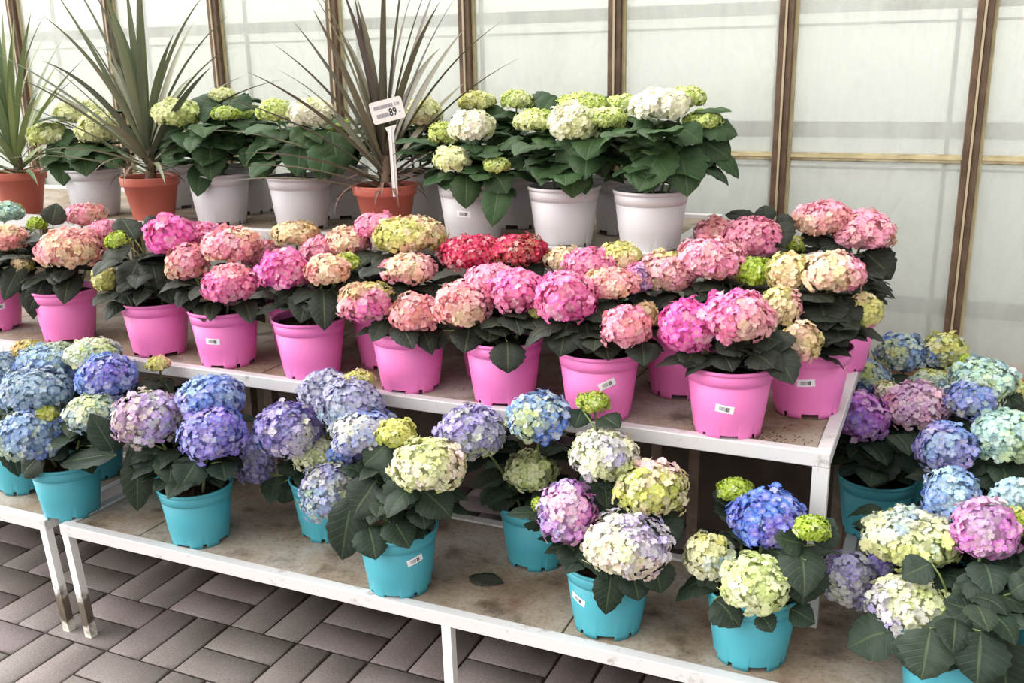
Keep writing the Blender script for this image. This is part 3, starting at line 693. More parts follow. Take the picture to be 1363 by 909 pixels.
# ---- turquoise row, front
plant('T0', 'l', 0, 1.93, 'teal', 'turquoise potted hydrangea cut off by the left edge of the photograph', [
    (10, 490, 20, 22, 'BG:2 BP', .05), (-12, 525, 26, 30, 'BL BG', -.04), (36, 464, 18, 10, 'TAN YG', .14, .010)],
    [(0, 560, -.05, 15, 610, -.1, .09), (15, 540, -.04, 30, 590, -.08, .08), (10, 580, -.05, 25, 635, -.1, .08)], x=-2.53)
plant('T1', 'l', 0, 1.85, 'teal', 'turquoise potted hydrangea on the far left bench end with crowded grey-blue heads', [
    (48, 521, 44, 30, 'BG:3 BP:2 LA', -.04), (42, 578, 42, 38, 'BL:2 BP:2 YB', -.10), (60, 551, 16, 12, 'YG LG', -.08, .011), (142, 503, 37, 31, 'BL:4 PU BP', .02), (124, 550, 34, 25, 'BP:2 YB:2 IV', -.06)],
    [(150, 600, -.12, 120, 550, -.12, .075, .2), (155, 606, -.12, 80, 618, -.12, .08, .3), (150, 600, -.05, 155, 565, -.03, .06, .1), (60, 600, -.08, 30, 635, -.11, .09), (90, 590, -.05, 60, 610, -.1, .09)], x=-2.246)
plant('T2', 'l', 0, 1.862, 'teal', 'turquoise potted hydrangea with a mauve head beside stacked violet-blue heads', [
    (198, 558, 44, 37, 'MV:3 LV IV YB', -.07), (284, 578, 43, 38, 'PU:2 BL:2 LV', -.06), (281, 531, 41, 30, 'BL:3 LV BP', .0)],
    [(185, 595, -.07, 183, 680, -.11, .085, .9), (210, 595, -.06, 190, 640, -.11, .095), (230, 600, -.05, 225, 645, -.12, .09), (265, 610, -.06, 240, 650, -.12, .095), (295, 615, -.05, 300, 640, -.11, .08), (200, 590, -.05, 170, 625, -.08, .08)], x=-1.782)
plant('TB1', 'l', 0, 2.09, 'teal', 'turquoise potted hydrangea with blue-grey heads in front of the second pink pot, own pot hidden', [
    (65, 479, 38, 22, 'BP:2 BL YB', -.02), (124, 471, 34, 20, 'YB BP:2 IV', -.02), (98, 500, 26, 18, 'BL:2 BG', -.05)], x=-2.40)
plant('TB2', 'l', 0, 2.07, 'teal', 'turquoise potted hydrangea with one small yellowish bud and dark leaves under the middle bench edge', [
    (211, 484, 15, 9, 'YG CR', -.06, .010)], [(205, 500, -.06, 180, 515, -.07, .07), (220, 500, -.06, 250, 500, -.05, .06), (215, 505, -.06, 228, 525, -.09, .05), (200, 505, -.05, 195, 530, -.1, .08)], x=-2.03)
plant('T3', 'l', 0, 1.848, 'teal', 'turquoise potted hydrangea in the centre with label and yellow-green heads above leaf-draped rim', [
    (468, 542, 42, 36, 'LA:3 LV BG', .06), (486, 577, 42, 29, 'LV BL IV LA', .0), (527, 577, 26, 18, 'LG YG:3', -.02, .011), (571, 620, 48, 35, 'YB:2 YG PW|IV:2 YB', -.06)],
    [(520, 590, -.04, 485, 620, -.07, .1), (500, 640, -.06, 470, 690, -.10, .11), (545, 640, -.07, 520, 680, -.11, .09), (470, 660, -.07, 455, 745, -.10, .1, .9), (560, 650, -.07, 600, 690, -.08, .1), (520, 690, -.08, 545, 730, -.125, .085), (580, 645, -.05, 600, 640, -.05, .08), (530, 600, -.03, 520, 650, -.08, .08), (490, 700, -.08, 500, 745, -.125, .09), (560, 670, -.07, 565, 705, -.11, .08)], (25, .105, .25), x=-1.146)
p_ = foot(418, 722, 'l')
plant('TB3', 'l', 0, p_[1], 'teal', 'turquoise potted hydrangea half hidden left of the centre pot with big violet-blue head', [
    (384, 574, 44, 37, 'PU:2 LV:2 BL IV', -.04), (434, 519, 36, 26, 'LA:2 LV BG', .10), (478, 505, 19, 11, 'YG:2 CR', .12, .010), (421, 604, 31, 25, 'IV:2 YB:2', -.07), (440, 657, 40, 40, 'BP:2 LV:2 YB IV', -.14), (341, 620, 24, 30, 'LV LA PU', .0), (459, 601, 22, 18, 'BL:2 LV', -.06)],
    [(400, 640, -.03, 375, 670, -.05, .1), (440, 550, .02, 445, 590, -.03, .1), (400, 610, -.03, 380, 630, -.05, .1)], x=p_[0])
p_ = foot(700, 760, 'l')
plant('T4', 'l', 0, p_[1], 'teal', 'turquoise potted hydrangea set back with a bright blue head and a grey-lilac head above', [
    (628, 576, 44, 36, 'LV:2 LA PU|YB LA:2', .0), (717, 556, 42, 34, 'BD:3 BP|YB:3 BD IV', .02), (707, 627, 34, 26, 'YB:3 IV:2', -.07)],
    [(690, 640, -.06, 650, 675, -.07, .1), (680, 620, -.03, 640, 640, -.03, .11), (730, 585, 0, 750, 590, -.02, .1), (740, 570, .02, 775, 580, .02, .08), (690, 590, 0, 660, 600, -.04, .1), (720, 640, -.07, 740, 690, -.10, .08)], x=p_[0])
plant('T5', 'l', 0, 1.878, 'teal', 'turquoise potted hydrangea with a pink-violet head and a big white-pink head over its rim', [
    (805, 607, 44, 32, 'IV:2 LV YB', .02), (755, 685, 38, 45, 'PV:3 LV:2 PW', -.06), (866, 649, 47, 36, 'PW:3 IV|YG:2 LG', .0), (834, 725, 55, 41, 'IV:2 LV PW|IV:2 YB PW', -.09), (716, 672, 8, 9, 'LG', -.04, B), (790, 535, 21, 10, 'LG YG', .12, B)],
    [(815, 755, -.09, 806, 818, -.125, .07), (870, 745, -.07, 880, 790, -.1, .09), (880, 690, -.03, 905, 720, -.04, .1), (850, 680, -.02, 900, 690, -.02, .11), (775, 545, .08, 765, 570, .04, .07), (800, 555, .08, 825, 570, .04, .06), (840, 760, -.08, 850, 800, -.11, .1), (750, 720, -.05, 780, 755, -.08, .08), (812, 640, .02, 800, 695, -.02, .1), (830, 635, .03, 850, 690, .0, .1), (795, 635, .03, 775, 660, .02, .09)], (-48, .092, -.25), x=-.619)
plant('T6', 'l', 0, 1.885, 'teal', 'turquoise potted hydrangea with an intense blue-violet head and lime bud on a leafy stalk', [
    (1023, 691, 50, 38, 'BD:3 BL|PU:3 BD', .04), (979, 653, 22, 15, 'LG:3', .08, B), (1081, 703, 23, 15, 'LG:3', -.02, B), (943, 741, 33, 31, 'YG:2 IV:2 BP', -.04), (1006, 778, 45, 37, 'IV:3 YB:4', -.09)],
    [(1073, 745, -.07, 1068, 805, -.10, .095, .4), (1070, 725, -.03, 1030, 715, -.06, .08, .3), (1085, 725, -.02, 1110, 690, .0, .08, .3), (1010, 810, -.09, 1028, 842, -.13, .085), (980, 805, -.08, 960, 830, -.11, .085), (1050, 810, -.07, 1085, 830, -.08, .09), (1015, 730, -.01, 1060, 750, -.04, .09), (950, 765, -.04, 935, 790, -.06, .06), (970, 790, -.06, 985, 835, -.12, .09)], x=-.300)
# ---- turquoise, right-hand group
p_ = foot(1160, 722, 'l')
plant('R1', 'l', 0, p_[1], 'teal', 'turquoise potted hydrangea close beside the middle bench leg with a magenta-purple head', [
    (1147, 556, 35, 33, 'MG:4 PU MV', -.05, .015), (1221, 541, 40, 32, 'MV:3 PW LP', .0), (1180, 521, 16, 14, 'MV IV YG', .05)],
    [(1180, 590, -.04, 1160, 650, -.11, .11), (1200, 595, -.04, 1235, 625, -.07, .1), (1165, 585, -.02, 1130, 610, -.07, .1), (1190, 575, -.02, 1205, 605, -.07, .09), (1150, 590, 0, 1125, 620, -.05, .1)], (18, .075, .05), x=-.105)
plant('R2', 'l', 0, 2.86, 'teal', 'turquoise potted hydrangea farthest back on the right, dim blue and yellow-green heads near the glass', [
    (1200, 472, 33, 28, 'BD:2 YB:2 BP', .02), (1255, 470, 29, 27, 'YG:2 BD YB', .02), (1158, 503, 25, 22, 'YB BL:2', -.08), (1240, 509, 27, 16, 'YG YB BP', -.08)],
    [(1210, 500, -.04, 1195, 520, -.08, .1), (1260, 500, 0, 1285, 505, -.02, .1), (1220, 495, 0, 1250, 495, -.04, .1)], x=-.03)
plant('R3', 'l', 0, 2.62, 'teal', 'turquoise potted hydrangea at the right rear with mint heads and a lavender-blue one', [
    (1309, 505, 41, 27, 'MT:2 YB:2 BP', .03), (1296, 532, 34, 27, 'BL:2 LV YB', -.06), (1352, 521, 16, 14, 'YG:2 MT', .03, .011), (1287, 479, 10, 7, 'LG', .1, B)],
    [(1320, 535, -.03, 1345, 545, -.06, .1), (1300, 550, -.05, 1310, 580, -.1, .1), (1335, 525, 0, 1362, 540, -.02, .1)], x=.14)
plant('R4', 'l', 0, 2.38, 'teal', 'turquoise potted hydrangea behind the mauve head with a pale mint head at the right edge', [
    (1341, 583, 43, 36, 'MT:4 BP YB', -.03, .0145), (1259, 598, 38, 34, 'BL:2 LV:2 BP', -.06, .014)],
    [(1310, 610, -.05, 1280, 630, -.07, .11), (1320, 615, -.05, 1330, 660, -.09, .12), (1300, 600, -.03, 1290, 650, -.08, .1), (1345, 615, -.03, 1362, 640, -.06, .11)], x=.13)
plant('R5', 'l', 0, 1.862, 'teal', 'turquoise potted hydrangea at the bottom right corner with broad veined leaves and yellow-green heads', [
    (1213, 717, 58, 36, 'IV:2 YB:2 BP YG', .14, .014), (1212, 806, 54, 39, 'IV:3 YB:3 LV', .03, .014), (1312, 707, 42, 42, 'MV:3 PW PV', .11, .015)],
    [(1212, 838, -.03, 1128, 862, -.05, .10, .4), (1222, 840, -.05, 1222, 898, -.09, .09, .4), (1340, 830, -.01, 1255, 800, -.02, .12, .3), (1340, 835, -.04, 1240, 850, -.05, .11, .4), (1335, 850, -.06, 1340, 930, -.1, .13, .3), (1280, 770, .02, 1330, 790, .0, .11), (1240, 750, .03, 1200, 770, .0, .1), (1345, 790, 0, 1375, 770, 0, .12), (1290, 760, .03, 1300, 800, 0, .12), (1270, 840, -.05, 1260, 890, -.1, .1), (1330, 820, .02, 1290, 840, -.02, .11), (1310, 850, -.03, 1300, 905, -.1, .12), (1290, 800, .0, 1275, 770, .02, .09), (1238, 836, -.09, 1226, 905, -.14, .10), (1305, 840, -.09, 1300, 912, -.14, .11)], x=.087)
plant('R6', 'l', 0, 2.145, 'teal', 'turquoise potted hydrangea between the corner plant and the bench leg plant with a sky-blue head', [
    (1266, 662, 36, 38, 'BD BP:2 BL MT', -.06, .014), (1130, 773, 34, 38, 'LV:2 LA:2 IV', -.14), (1172, 752, 18, 15, 'LA PU', -.1)],
    [(1180, 760, -.08, 1150, 800, -.12, .1), (1290, 690, -.03, 1240, 740, -.06, .1)], x=.02, fill=3)
plant('R7', 'l', 0, 2.09, 'teal', 'turquoise potted hydrangea cut off by the right edge with lime buds under a mint head', [
    (1347, 667, 28, 32, 'MT:3 BP', -.02, .014), (1350, 694, 24, 18, 'LG:2 YG', -.07, .0115), (1357, 816, 12, 9, 'LG', -.16, B)],
    [(1345, 720, -.06, 1300, 760, -.08, .12), (1350, 730, -.08, 1340, 790, -.12, .12), (1330, 710, -.04, 1370, 740, -.06, .12)], x=.30, fill=6)
plant('WB5', 'u', (452, 230), 2.76, 'white', 'white potted hydrangea in deep shade between the sign plant and the creamy white one', [
    (452, 170, 14, 10, 'WG LG', .02, B)], [(445, 190, -.03, 430, 215, -.06, .1), (455, 200, -.03, 470, 225, -.06, .1)], nl=4)
plant('WB6', 'u', (232, 230), 2.78, 'white', 'white potted hydrangea in deep shade behind the middle terracotta pot', [
    (222, 178, 14, 10, 'WL WG', .02, B)], [(225, 190, -.03, 205, 215, -.06, .1)], nl=4)
# ------------------------------------------------------------------ grow the plants
def bez(p0, p1, p2, t): return (1-t)**2*p0+2*t*(1-t)*p1+t*t*p2
def shelf_hit(V, lev):
    for lv, zz, yy, xx in (('l', ZM, YM, -.165), ('m', ZU, YU, -.635)):
        if lev == lv and ((V[:, 1] > yy-.008) & (V[:, 2] > zz-.045) & (V[:, 2] < zz+.02) & (V[:, 0] < xx)).any(): return True
    return False
for P in PLANTS:
    P['hp'] = []
    for i, h in enumerate(P['heads']):
        u, v, rx, ry, pal, dy = h[:6]; fs = h[6]*.92 if len(h) > 6 else .0108
        c = at(u, v, P['y']+dy); k = dist(c)/FPX
        a = rx*k; vis = ry*k
        cc = math.sqrt(max((.5*a)**2, vis*vis-(a*.30)**2))/.955
        a *= 1.03; cc *= 1.03
        # heads that rise past a shelf edge stand in front of it
        for lv, zz, yy, xx in (('l', ZM, YM, -.17), ('m', ZU, YU, -.64)):
            if P['lev'] == lv and c[0] < xx and c[2]+cc > zz-.05 and c[1]+a > yy-.015:
                ny = yy-.015-a; s_ = (ny/c[1]); c = CAM+(c-CAM)*s_; a *= s_; cc *= s_; k *= s_
        P['hp'].append((c, a, cc, pal, fs))
        ca, dz = cam_ang(c[None])
        ALLHEADS.append((c, a, cc, ca[0], rx/FPX, dz[0]))
HN = 0
for P in PLANTS:
    base = np.array([P['x'], P['y'], P['z']])
    root = empty('potted_hydrangea', base); tag(root, P['label'], 'potted plant', GP[P['kind']])
    pot = link('pot', POTS[P['kind']], root); pot.rotation_euler = (0, 0, random.uniform(0, 6.28))
    if P['stick']:
        az, zz, ti = P['stick']
        pot.rotation_euler = (0, 0, 0)
        # azimuth counted from the side facing the camera
        d = CAM[:2]-base[:2]; a0 = math.atan2(d[1], d[0])
        sticker(pot, a0+math.radians(az), zz, ti)
        pot.rotation_euler = (0, 0, 0)
    link('soil', SOIL, root)
    rng = random.Random(hash(P['key']) % 1000 if False else sum(map(ord, P['key']))*7)
    soil = np.array([0, 0, POT_H-.022])
    LV_, LF_, LU_, LC_ = [], [], [], []
    tint0 = np.array(lin(LEAFTINT[P['kind']]))
    def put(V, F, U):
        o = sum(len(x) for x in LV_)
        LV_.append(V-base); LF_.append(np.array(F)+o); LU_.append(U)
        c = tint0*rng.uniform(.75, 1.25)*np.array([rng.uniform(.92, 1.1), 1, rng.uniform(.9, 1.1)])
        LC_.append(np.tile(c, (len(V), 1)))
    for (c, a, cc, pal, fs) in P['hp']:
        HN += 1
        rel = c-base
        me = head_mesh(a, cc, pal, fs, HN, bud=fs < .0099, mixk=.42 if P['kind'] == 'teal' else .28)
        hd = link('flower_head', me, root); hd.location = tuple(rel)
        lean = Vector((rel[0]*.9, rel[1]*.9-.03, .30)).normalized()
        # stems
        az = math.atan2(rel[1], rel[0]); r0 = min(.045, .3*math.hypot(rel[0], rel[1]))
        p0 = soil+np.array([r0*math.cos(az), r0*math.sin(az), 0]); p2 = rel-np.array([0, 0, cc*.25])
        p1 = np.array([p0[0]*.6+p2[0]*.4+.01*rng.uniform(-1, 1), p0[1]*.6+p2[1]*.4, p0[2]*.3+p2[2]*.7])
        m = MB(); m.tube([bez(p0, p1, p2, t/7) for t in range(8)], [.0042-.0002*t for t in range(8)], 6)
        m.build('stem', MAT['stem'], root, smooth=True)
        # leaf pairs along the stem
        for j in range(P['nl']):
            t = (.28, .5, .68, .4, .82)[j % 5]+rng.uniform(-.05, .05); b0 = base+bez(p0, p1, p2, t)
            a1 = rng.uniform(0, 6.28)
            for q in (0, 1):
                for attempt in range(3):
                    aa = a1+q*math.pi+rng.uniform(-.4, .4)+attempt*.9
                    el = rng.uniform(-.15, .45)
                    d = np.array([math.cos(aa)*math.cos(el), math.sin(aa)*math.cos(el), math.sin(el)])
                    L_ = rng.uniform(.085, .125)*(1.12 if P['kind'] == 'white' else 1); w_ = L_*rng.uniform(.66, .78)
                    V, F, U = leaf_geo(b0+d*.012, d, np.array([0, 0, 1.]), L_, w_, rng.uniform(.5, 1.4), rng=rng)
                    rad = np.hypot(V[:, 0]-base[0], V[:, 1]-base[1])
                    if (V[:, 2] < P['z']+POT_H*.55).any() and (rad < .11).any() and ((V[:, 2] < P['z']+POT_H-.02) & (rad < .1)).any(): continue
                    if (V[:, 2] < P['z']+.02).any(): continue
                    if (V[:, 1] > YW-.05).any(): continue
                    if leaf_ok(V) and not shelf_hit(V, P['lev']): put(V, F, U); break
    # leaves resting over the rim
    if True:                             # filler leaves between the stems
        for j in range(P['fill'] if P['fill'] is not None else {'white': 30, 'teal': 16, 'pink': 9}[P['kind']]):
            aa = rng.uniform(0, 6.28); r_ = rng.uniform(.02, .10); b0 = base+np.array([r_*math.cos(aa), r_*math.sin(aa), POT_H+rng.uniform(.03, .17)])
            el = rng.uniform(-.1, .4); d = np.array([math.cos(aa)*math.cos(el), math.sin(aa)*math.cos(el), math.sin(el)])
            L_ = rng.uniform(.10, .14) if P['kind'] == 'white' else rng.uniform(.08, .12)
            V, F, U = leaf_geo(b0, d, np.array([0, 0, 1.]), L_, L_*.72, rng.uniform(.6, 1.5), rng=rng)
            if (V[:, 1] > YW-.05).any() or (V[:, 2] < base[2]+POT_H+.004).any(): continue
            if leaf_ok(V) and not shelf_hit(V, P['lev']): put(V, F, U)
    for j in range(9):
        aa = j*.70+rng.uniform(-.25, .25); b0 = base+soil+np.array([.05*math.cos(aa), .05*math.sin(aa), rng.uniform(.05, .09)])
        el = rng.uniform(.0, .5); d = np.array([math.cos(aa)*math.cos(el), math.sin(aa)*math.cos(el), math.sin(el)])
        L_ = rng.uniform(.08, .11)
        V, F, U = leaf_geo(b0, d, np.array([0, 0, 1.]), L_, L_*.74, rng.uniform(.6, 1.3), rng=rng)
        rad = np.hypot(V[:, 0]-base[0], V[:, 1]-base[1])
        if ((V[:, 2] < base[2]+POT_H+.002) & (rad < .105)).any(): continue
        if leaf_ok(V) and not shelf_hit(V, P['lev']): put(V, F, U)
    # leaves that stand out on this plant
    for lf in P['leaves']:
        u0, v0, d0, u1, v1, d1, w = lf[:7]; bd = lf[7] if len(lf) > 7 else .7
        A = at(u0, v0, P['y']+d0); T = at(u1, v1, P['y']+d1)
        for Q in (A, T):                 # never inside the pot wall
            rad = math.hypot(Q[0]-base[0], Q[1]-base[1])
            if Q[2] < base[2]+POT_H+.004 and rad < .112:
                s = .112/max(rad, .01); Q[0] = base[0]+(Q[0]-base[0])*s; Q[1] = base[1]+(Q[1]-base[1])*s
        d = T-A; L_ = np.linalg.norm(d)*1.06
        view = CAM-(A+T)/2; view /= np.linalg.norm(view)
        n = view*.8+np.array([0, 0, .75])
        w = min(w, L_*1.05); L_ = max(L_, w*1.05)
        # start tilted up a little so that the chord hits the tip
        V, F, U = leaf_geo(A, d, n, L_, w, bd, rng=rng)
        tip = V[-1-CO//2]; V = V+(T-tip)[None]*U[:, 1:2]
        V[:, 2] = np.maximum(V[:, 2], P['z']+.012)
        if shelf_hit(V, P['lev']): continue
        put(V, F, U)
        m = MB(); a_ = A-base; s0 = np.array([a_[0]*.35, a_[1]*.35, max(POT_H, a_[2]-.045)])
        m.tube([s0, (s0+a_)/2+np.array([0, 0, .006]), a_], [.0024, .0022, .0018], 5); m.build('leaf_stalk', MAT['stem'], root, smooth=True)
    if LV_:
        me = np_mesh('foliage', np.concatenate(LV_), np.concatenate(LF_), np.clip(np.concatenate(LC_), 0, 1), MAT['leaf'], uv=np.concatenate(LU_))
        link('foliage', me, root)

# ------------------------------------------------------------------ cordylines in terracotta pots
def sword(A, d, L, w, bend, V, F, C, col, rng, side=None):
    d = d/np.linalg.norm(d); up = np.array([0, 0, 1.])
    s = np.cross(d, up); s = s/(np.linalg.norm(s)+1e-9) if np.linalg.norm(s) > .05 else np.array([math.cos(rng.uniform(0, 6)), math.sin(rng.uniform(0, 6)), 0])
    n = np.cross(s, d); p = A.copy(); R_ = 11; ang = 0; o = len(V)
    for i in range(R_):
        t = i/(R_-1); f = math.cos(ang)*d-math.sin(ang)*n; nn = math.sin(ang)*d+math.cos(ang)*n
        if i: p = p+f*L/(R_-1)
        ang += bend/(R_-1)*(.4+1.2*t)
        ww = w/2*(.55+.45*min(1, t*3.5))*(1-max(0, (t-.45)/.55)**1.5*.97)
        for k in (-1, 0, 1):
            V.append(p+s*k*ww+nn*(abs(k)*ww*.35)); C.append(col*(1.0 if k else 1.12))
    for i in range(R_-1):
        for k in range(2): F.append((o+i*3+k, o+i*3+k+1, o+(i+1)*3+k+1, o+(i+1)*3+k))
def cordyline(x, y, crown_h, label, seed, tints, n, Ls, scale=1.0, dead=10, keep=False):
    rng = random.Random(seed); base = np.array([x, y, ZU])
    r = empty('potted_cordyline', base); tag(r, label, 'potted plant', 'cordylines in terracotta pots')
    link('pot', POTS['terra'], r); link('soil', SOIL_T, r)
    m = MB(); pts = []; rad = []
    for i in range(15):
        t = i/14; pts.append((.006*math.sin(t*3), .004*math.sin(t*2), .13+(crown_h-.13)*t)); rad.append(.017-.004*t+(.0015 if i % 2 else 0))
    m.tube(pts, rad, 10); m.build('trunk', MAT['trunk'], r, smooth=True)
    V, F, C = [], [], []
    for i in range(n):
        q = i/n; az = i*2.399963+rng.uniform(-.2, .2)
        el = math.radians(88-78*q**1.15+rng.uniform(-6, 6))
        d = np.array([math.cos(az)*math.cos(el), math.sin(az)*math.cos(el), math.sin(el)])
        A = np.array([.010*math.cos(az), .010*math.sin(az), crown_h-.13*q+.02])
        col = np.array(lin(tints[rng.randrange(len(tints))]))*rng.uniform(.8, 1.2)
        L_ = rng.uniform(*Ls)
        if keep and d[1] < -.25*math.cos(el) and -.35 < d[0]-.3 < .75 and math.radians(8) < el < math.radians(84): continue
        tip = base+A+d*L_
        if tip[1] > YW-.06:
            k = (YW-.06-(base+A)[1])/(d[1]*L_); d = np.array([d[0], d[1]*k*.9, d[2]]); d /= np.linalg.norm(d)
        sword(A, d, L_, rng.uniform(.020, .031)*scale, rng.uniform(.05, .5)+.25*q, V, F, C, col, rng)
    for i in range(dead):                # old drooping leaves
        az = i*2.2+rng.uniform(-.5, .5); el = math.radians(rng.uniform(5, 40)); d = np.array([math.cos(az)*math.cos(el), math.sin(az)*math.cos(el), math.sin(el)])
        A = np.array([.012*math.cos(az), .012*math.sin(az), crown_h-.06-.05*rng.random()])
        sword(A, d, rng.uniform(.10, .20), .013, rng.uniform(1.0, 1.9), V, F, C, np.array(lin((112, 84, 72)))*rng.uniform(.8, 1.2), rng)
    link('foliage', np_mesh('foliage', np.array(V), np.array(F), np.clip(np.array(C), 0, 1), MAT['sword']), r)
    return r
yD = 2.47
xa, xb, xc = at(28, 260, yD)[0], at(203, 265, yD)[0], at(514, 275, 2.48)[0]
cordyline(xa, yD, .24, 'green spiky cordyline in a terracotta pot at the far left of the top bench', 3, [(110, 124, 84), (128, 138, 92), (96, 112, 78)], 40, (.36, .52), .9, 4)
cordyline(xb, yD, .26, 'tall spiky cordyline with ringed trunk in the middle terracotta pot', 8, [(104, 112, 84), (92, 98, 80), (116, 116, 92)], 44, (.40, .58), 1.0, 8)
DX = cordyline(xc, 2.48, .235, 'dark bronze spiky cordyline in terracotta pot with a price sign stuck in it', 15, [(92, 86, 70), (84, 72, 66), (104, 98, 78)], 50, (.40, .58), 1.05, 16, True)

# ------------------------------------------------------------------ price sign on a stake
def sign():
    yS = 2.40
    foot_ = at(526, 252, yS); top = at(520, 168, yS); ctr = at(515.5, 147, yS)
    r = empty('price_sign', foot_); tag(r, 'white plastic price sign reading 89 on a stake in the terracotta pot', 'price sign')
    k = dist(ctr)/FPX
    view = CAM-ctr; view /= np.linalg.norm(view); view[2] *= .4; view /= np.linalg.norm(view)
    upv = np.array([0, 0, 1.]); s = np.cross(upv, view); s /= np.linalg.norm(s); upv = np.cross(view, s)
    t = math.radians(13); s2 = math.cos(t)*s+math.sin(t)*upv; u2 = -math.sin(t)*s+math.cos(t)*upv
    o = ctr-foot_
    def Pp(a, b, c): return o+s2*a*k+u2*b*k+view*c
    # board with rounded corners
    w, h, rr = 22, 14.5, 3.5
    ring = []
    for (cx, cy, a0) in ((w-rr, h-rr, 0), (-w+rr, h-rr, 90), (-w+rr, -h+rr, 180), (w-rr, -h+rr, 270)):
        for q in range(5): ring.append((cx+rr*math.cos(math.radians(a0+q*22.5)), cy+rr*math.sin(math.radians(a0+q*22.5))))
    n = len(ring); m = MB()
    m.add([Pp(a, b, .0) for a, b in ring]+[Pp(a, b, .002) for a, b in ring], [tuple(range(n))[::-1], tuple(range(n, 2*n))]+[(i, (i+1) % n, n+(i+1) % n, n+i) for i in range(n)])
    bd = m.build('board', MAT['signw'], r)
    m = MB()
    # stake with central rib and flared neck
    a0, a1 = np.array([0, 0, -.02]), top-foot_
    ax = s2
    V = []
    rows = [(0, .0075), (.25, .0082), (.8, .0082), (.92, .0095), (1.0, .017)]
    for (t_, hw) in rows:
        p = a0*(1-t_)+a1*t_-view*.003
        for kx, dz in ((-1, 0), (-.35, 0), (0, .002), (.35, 0), (1, 0)): V.append(p+ax*hw*kx+view*dz)
        for kx in (1, -1): V.append(p+ax*hw*kx-view*.002)
    F = []
    for i in range(len(rows)-1):
        for q in range(7): F.append((i*7+q, i*7+(q+1) % 7, (i+1)*7+(q+1) % 7, (i+1)*7+q))
    F += [tuple(range(7))[::-1], tuple(28+q for q in range(7))]
    m.add(V, F); m.build('stake', MAT['signw'], r)
    def dashes(x0, x1, y0, y1, mat, name, seed, gap):
        rnd = random.Random(seed); m = MB(); x = x0
        while x < x1-.4:
            q = rnd.uniform(.5, 1.3); q = min(q, x1-x)
            m.add([Pp(x, y0, .0024), Pp(x+q, y0, .0024), Pp(x+q, y1, .0024), Pp(x, y1, .0024)], [(0, 1, 2, 3)]); x += q+gap*rnd.uniform(.5, 1.1)
        m.build(name, mat, bd)
    dashes(-17, 9, 3.4, 8.2, MAT['grey'], 'printed_line', 4, .55)
    dashes(11, 18, 3.6, 8.0, MAT['grey'], 'printed_line', 9, .8)
    dashes(-15.5, 1.0, -8.0, -2.6, MAT['grey'], 'barcode', 6, .38)
    m = MB(); m.add([Pp(14.8, -6.0, .0024), Pp(16.4, -6.0, .0024), Pp(16.4, -4.2, .0024), Pp(14.8, -4.2, .0024)], [(0, 1, 2, 3)]); m.build('printed_line', MAT['grey'], bd)
    cu = bpy.data.curves.new('price', 'FONT'); cu.body = '89'; cu.size = 1.0; cu.offset = .018
    tmp = bpy.data.objects.new('price', cu); COL.objects.link(tmp)
    bpy.context.view_layer.update()
    me = bpy.data.meshes.new_from_object(tmp.evaluated_get(bpy.context.evaluated_depsgraph_get()))
    bpy.data.objects.remove(tmp)
    xs = [v.co.x for v in me.vertices]; ys = [v.co.y for v in me.vertices]
    x0, x1, y0, y1 = min(xs), max(xs), min(ys), max(ys)
    for v in me.vertices:
        a = 1.6+(v.co.x-x0)/(x1-x0)*10.2; b = -8.6+(v.co.y-y0)/(y1-y0)*10.6
        v.co = Vector(Pp(a, b, .0025))
    me.materials.clear(); me.materials.append(MAT['ink']); link('price_number', me, bd)
sign()

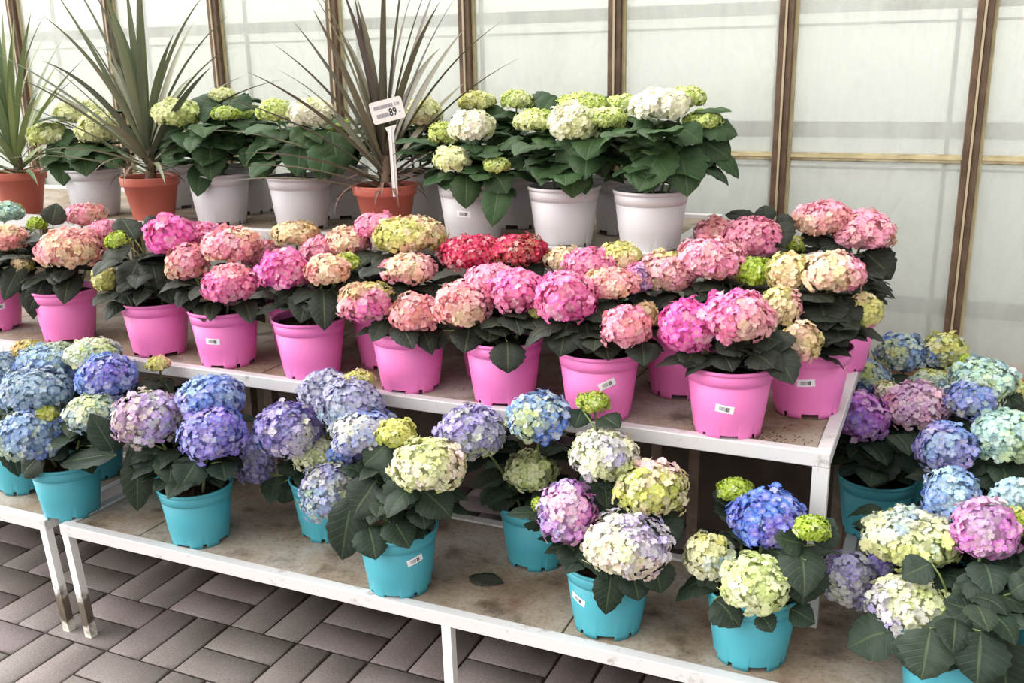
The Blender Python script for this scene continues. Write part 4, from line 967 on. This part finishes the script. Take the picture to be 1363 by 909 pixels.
# ------------------------------------------------------------------ fallen leaf and crumbs
p = atz(646, 774, ZL)
V, F, U = leaf_geo(np.array([-.045, 0, .006]), np.array([1, .08, .03]), np.array([0, 0, 1.]), .092, .060, .25, fold=.15)
V[:, 2] = np.maximum(V[:, 2], .0015)
me = bpy.data.meshes.new('fallen_leaf'); me.from_pydata(V.tolist(), [], F); me.materials.append(MAT['brown']); me.polygons.foreach_set('use_smooth', [True]*len(F)); me.update()
o = link('fallen_leaf', me, None, tuple(p)); so = o.modifiers.new('thickness', 'SOLIDIFY'); so.thickness = .0012
tag(o, 'dark fallen leaf lying on the low bench between two turquoise pots', 'leaf')
rs = random.Random(5)
for lev, num, desc in (('m', 230, 'dark crumbs of potting soil scattered on the middle bench boards'), ('l', 150, 'dark crumbs of potting soil scattered on the long low bench boards')):
    V = []; F = []
    z = LEVEL[lev]
    for i in range(num):
        if lev == 'm': x, y = rs.uniform(-2.9, -.22), rs.uniform(YM+.035, 2.34)
        else: x, y = rs.uniform(-2.1, .2), rs.uniform(YL+.035, 2.2)
        if rs.random() < .4 and lev == 'm': x, y = rs.gauss(-.30, .05), abs(rs.gauss(0, .04))+YM+.04
        if x > -.22 and lev == 'm': continue
        s = rs.uniform(.0008, .0026); o0 = len(V)
        V += [(x+s, y, z), (x-s*.6, y+s*.8, z), (x-s*.6, y-s*.8, z), (x, y, z+s)]
        F += [(o0, o0+1, o0+3), (o0+1, o0+2, o0+3), (o0+2, o0, o0+3)]
    me = bpy.data.meshes.new('soil_crumbs'); me.from_pydata(V, [], F); me.materials.append(MAT['soil']); me.update()
    o = link('soil_crumbs', me); o['kind'] = 'stuff'; tag(o, desc, 'soil')

# ------------------------------------------------------------------ daylight
w = bpy.data.worlds.new('sky'); sc.world = w; w.use_nodes = True
nt = w.node_tree; N, L = nt.nodes, nt.links; N.clear()
out = N.new('ShaderNodeOutputWorld'); bg = N.new('ShaderNodeBackground'); L.new(bg.outputs[0], out.inputs[0])
tc = N.new('ShaderNodeTexCoord'); dp = node(N, 'ShaderNodeVectorMath', operation='DOT_PRODUCT'); L.new(tc.outputs['Generated'], dp.inputs[0])
dp.inputs[1].default_value = Vector((-.62, -.42, .66)).normalized()
mr = N.new('ShaderNodeMapRange'); mr.inputs[1].default_value = -.4; mr.inputs[2].default_value = 1.0; mr.inputs[3].default_value = .55; mr.inputs[4].default_value = 1.55
L.new(dp.outputs['Value'], mr.inputs[0])
d2 = node(N, 'ShaderNodeVectorMath', operation='DOT_PRODUCT'); L.new(tc.outputs['Generated'], d2.inputs[0]); d2.inputs[1].default_value = Vector((-.86, .44, .26)).normalized()
m2 = N.new('ShaderNodeMapRange'); m2.interpolation_type = 'SMOOTHSTEP'; m2.inputs[1].default_value = .15; m2.inputs[2].default_value = 1.0; m2.inputs[3].default_value = 0; m2.inputs[4].default_value = 5.5
L.new(d2.outputs['Value'], m2.inputs[0])
ad = node(N, 'ShaderNodeMath', operation='ADD'); L.new(mr.outputs[0], ad.inputs[0]); L.new(m2.outputs[0], ad.inputs[1]); L.new(ad.outputs[0], bg.inputs['Strength'])
bg.inputs['Color'].default_value = (1.0, .985, .96, 1)
sd = bpy.data.lights.new('sun', 'SUN'); so = bpy.data.objects.new('sun', sd); COL.objects.link(so)
sd.energy = 1.1; sd.angle = math.radians(50); sd.color = (1, .97, .92)
so.rotation_euler = Vector((-.55, -.75, .75)).to_track_quat('Z', 'Y').to_euler()

sc.view_settings.view_transform = 'Standard'; sc.view_settings.look = 'None'; sc.view_settings.gamma = 1; sc.view_settings.use_curve_mapping = False
sc.view_settings.exposure = 0.32
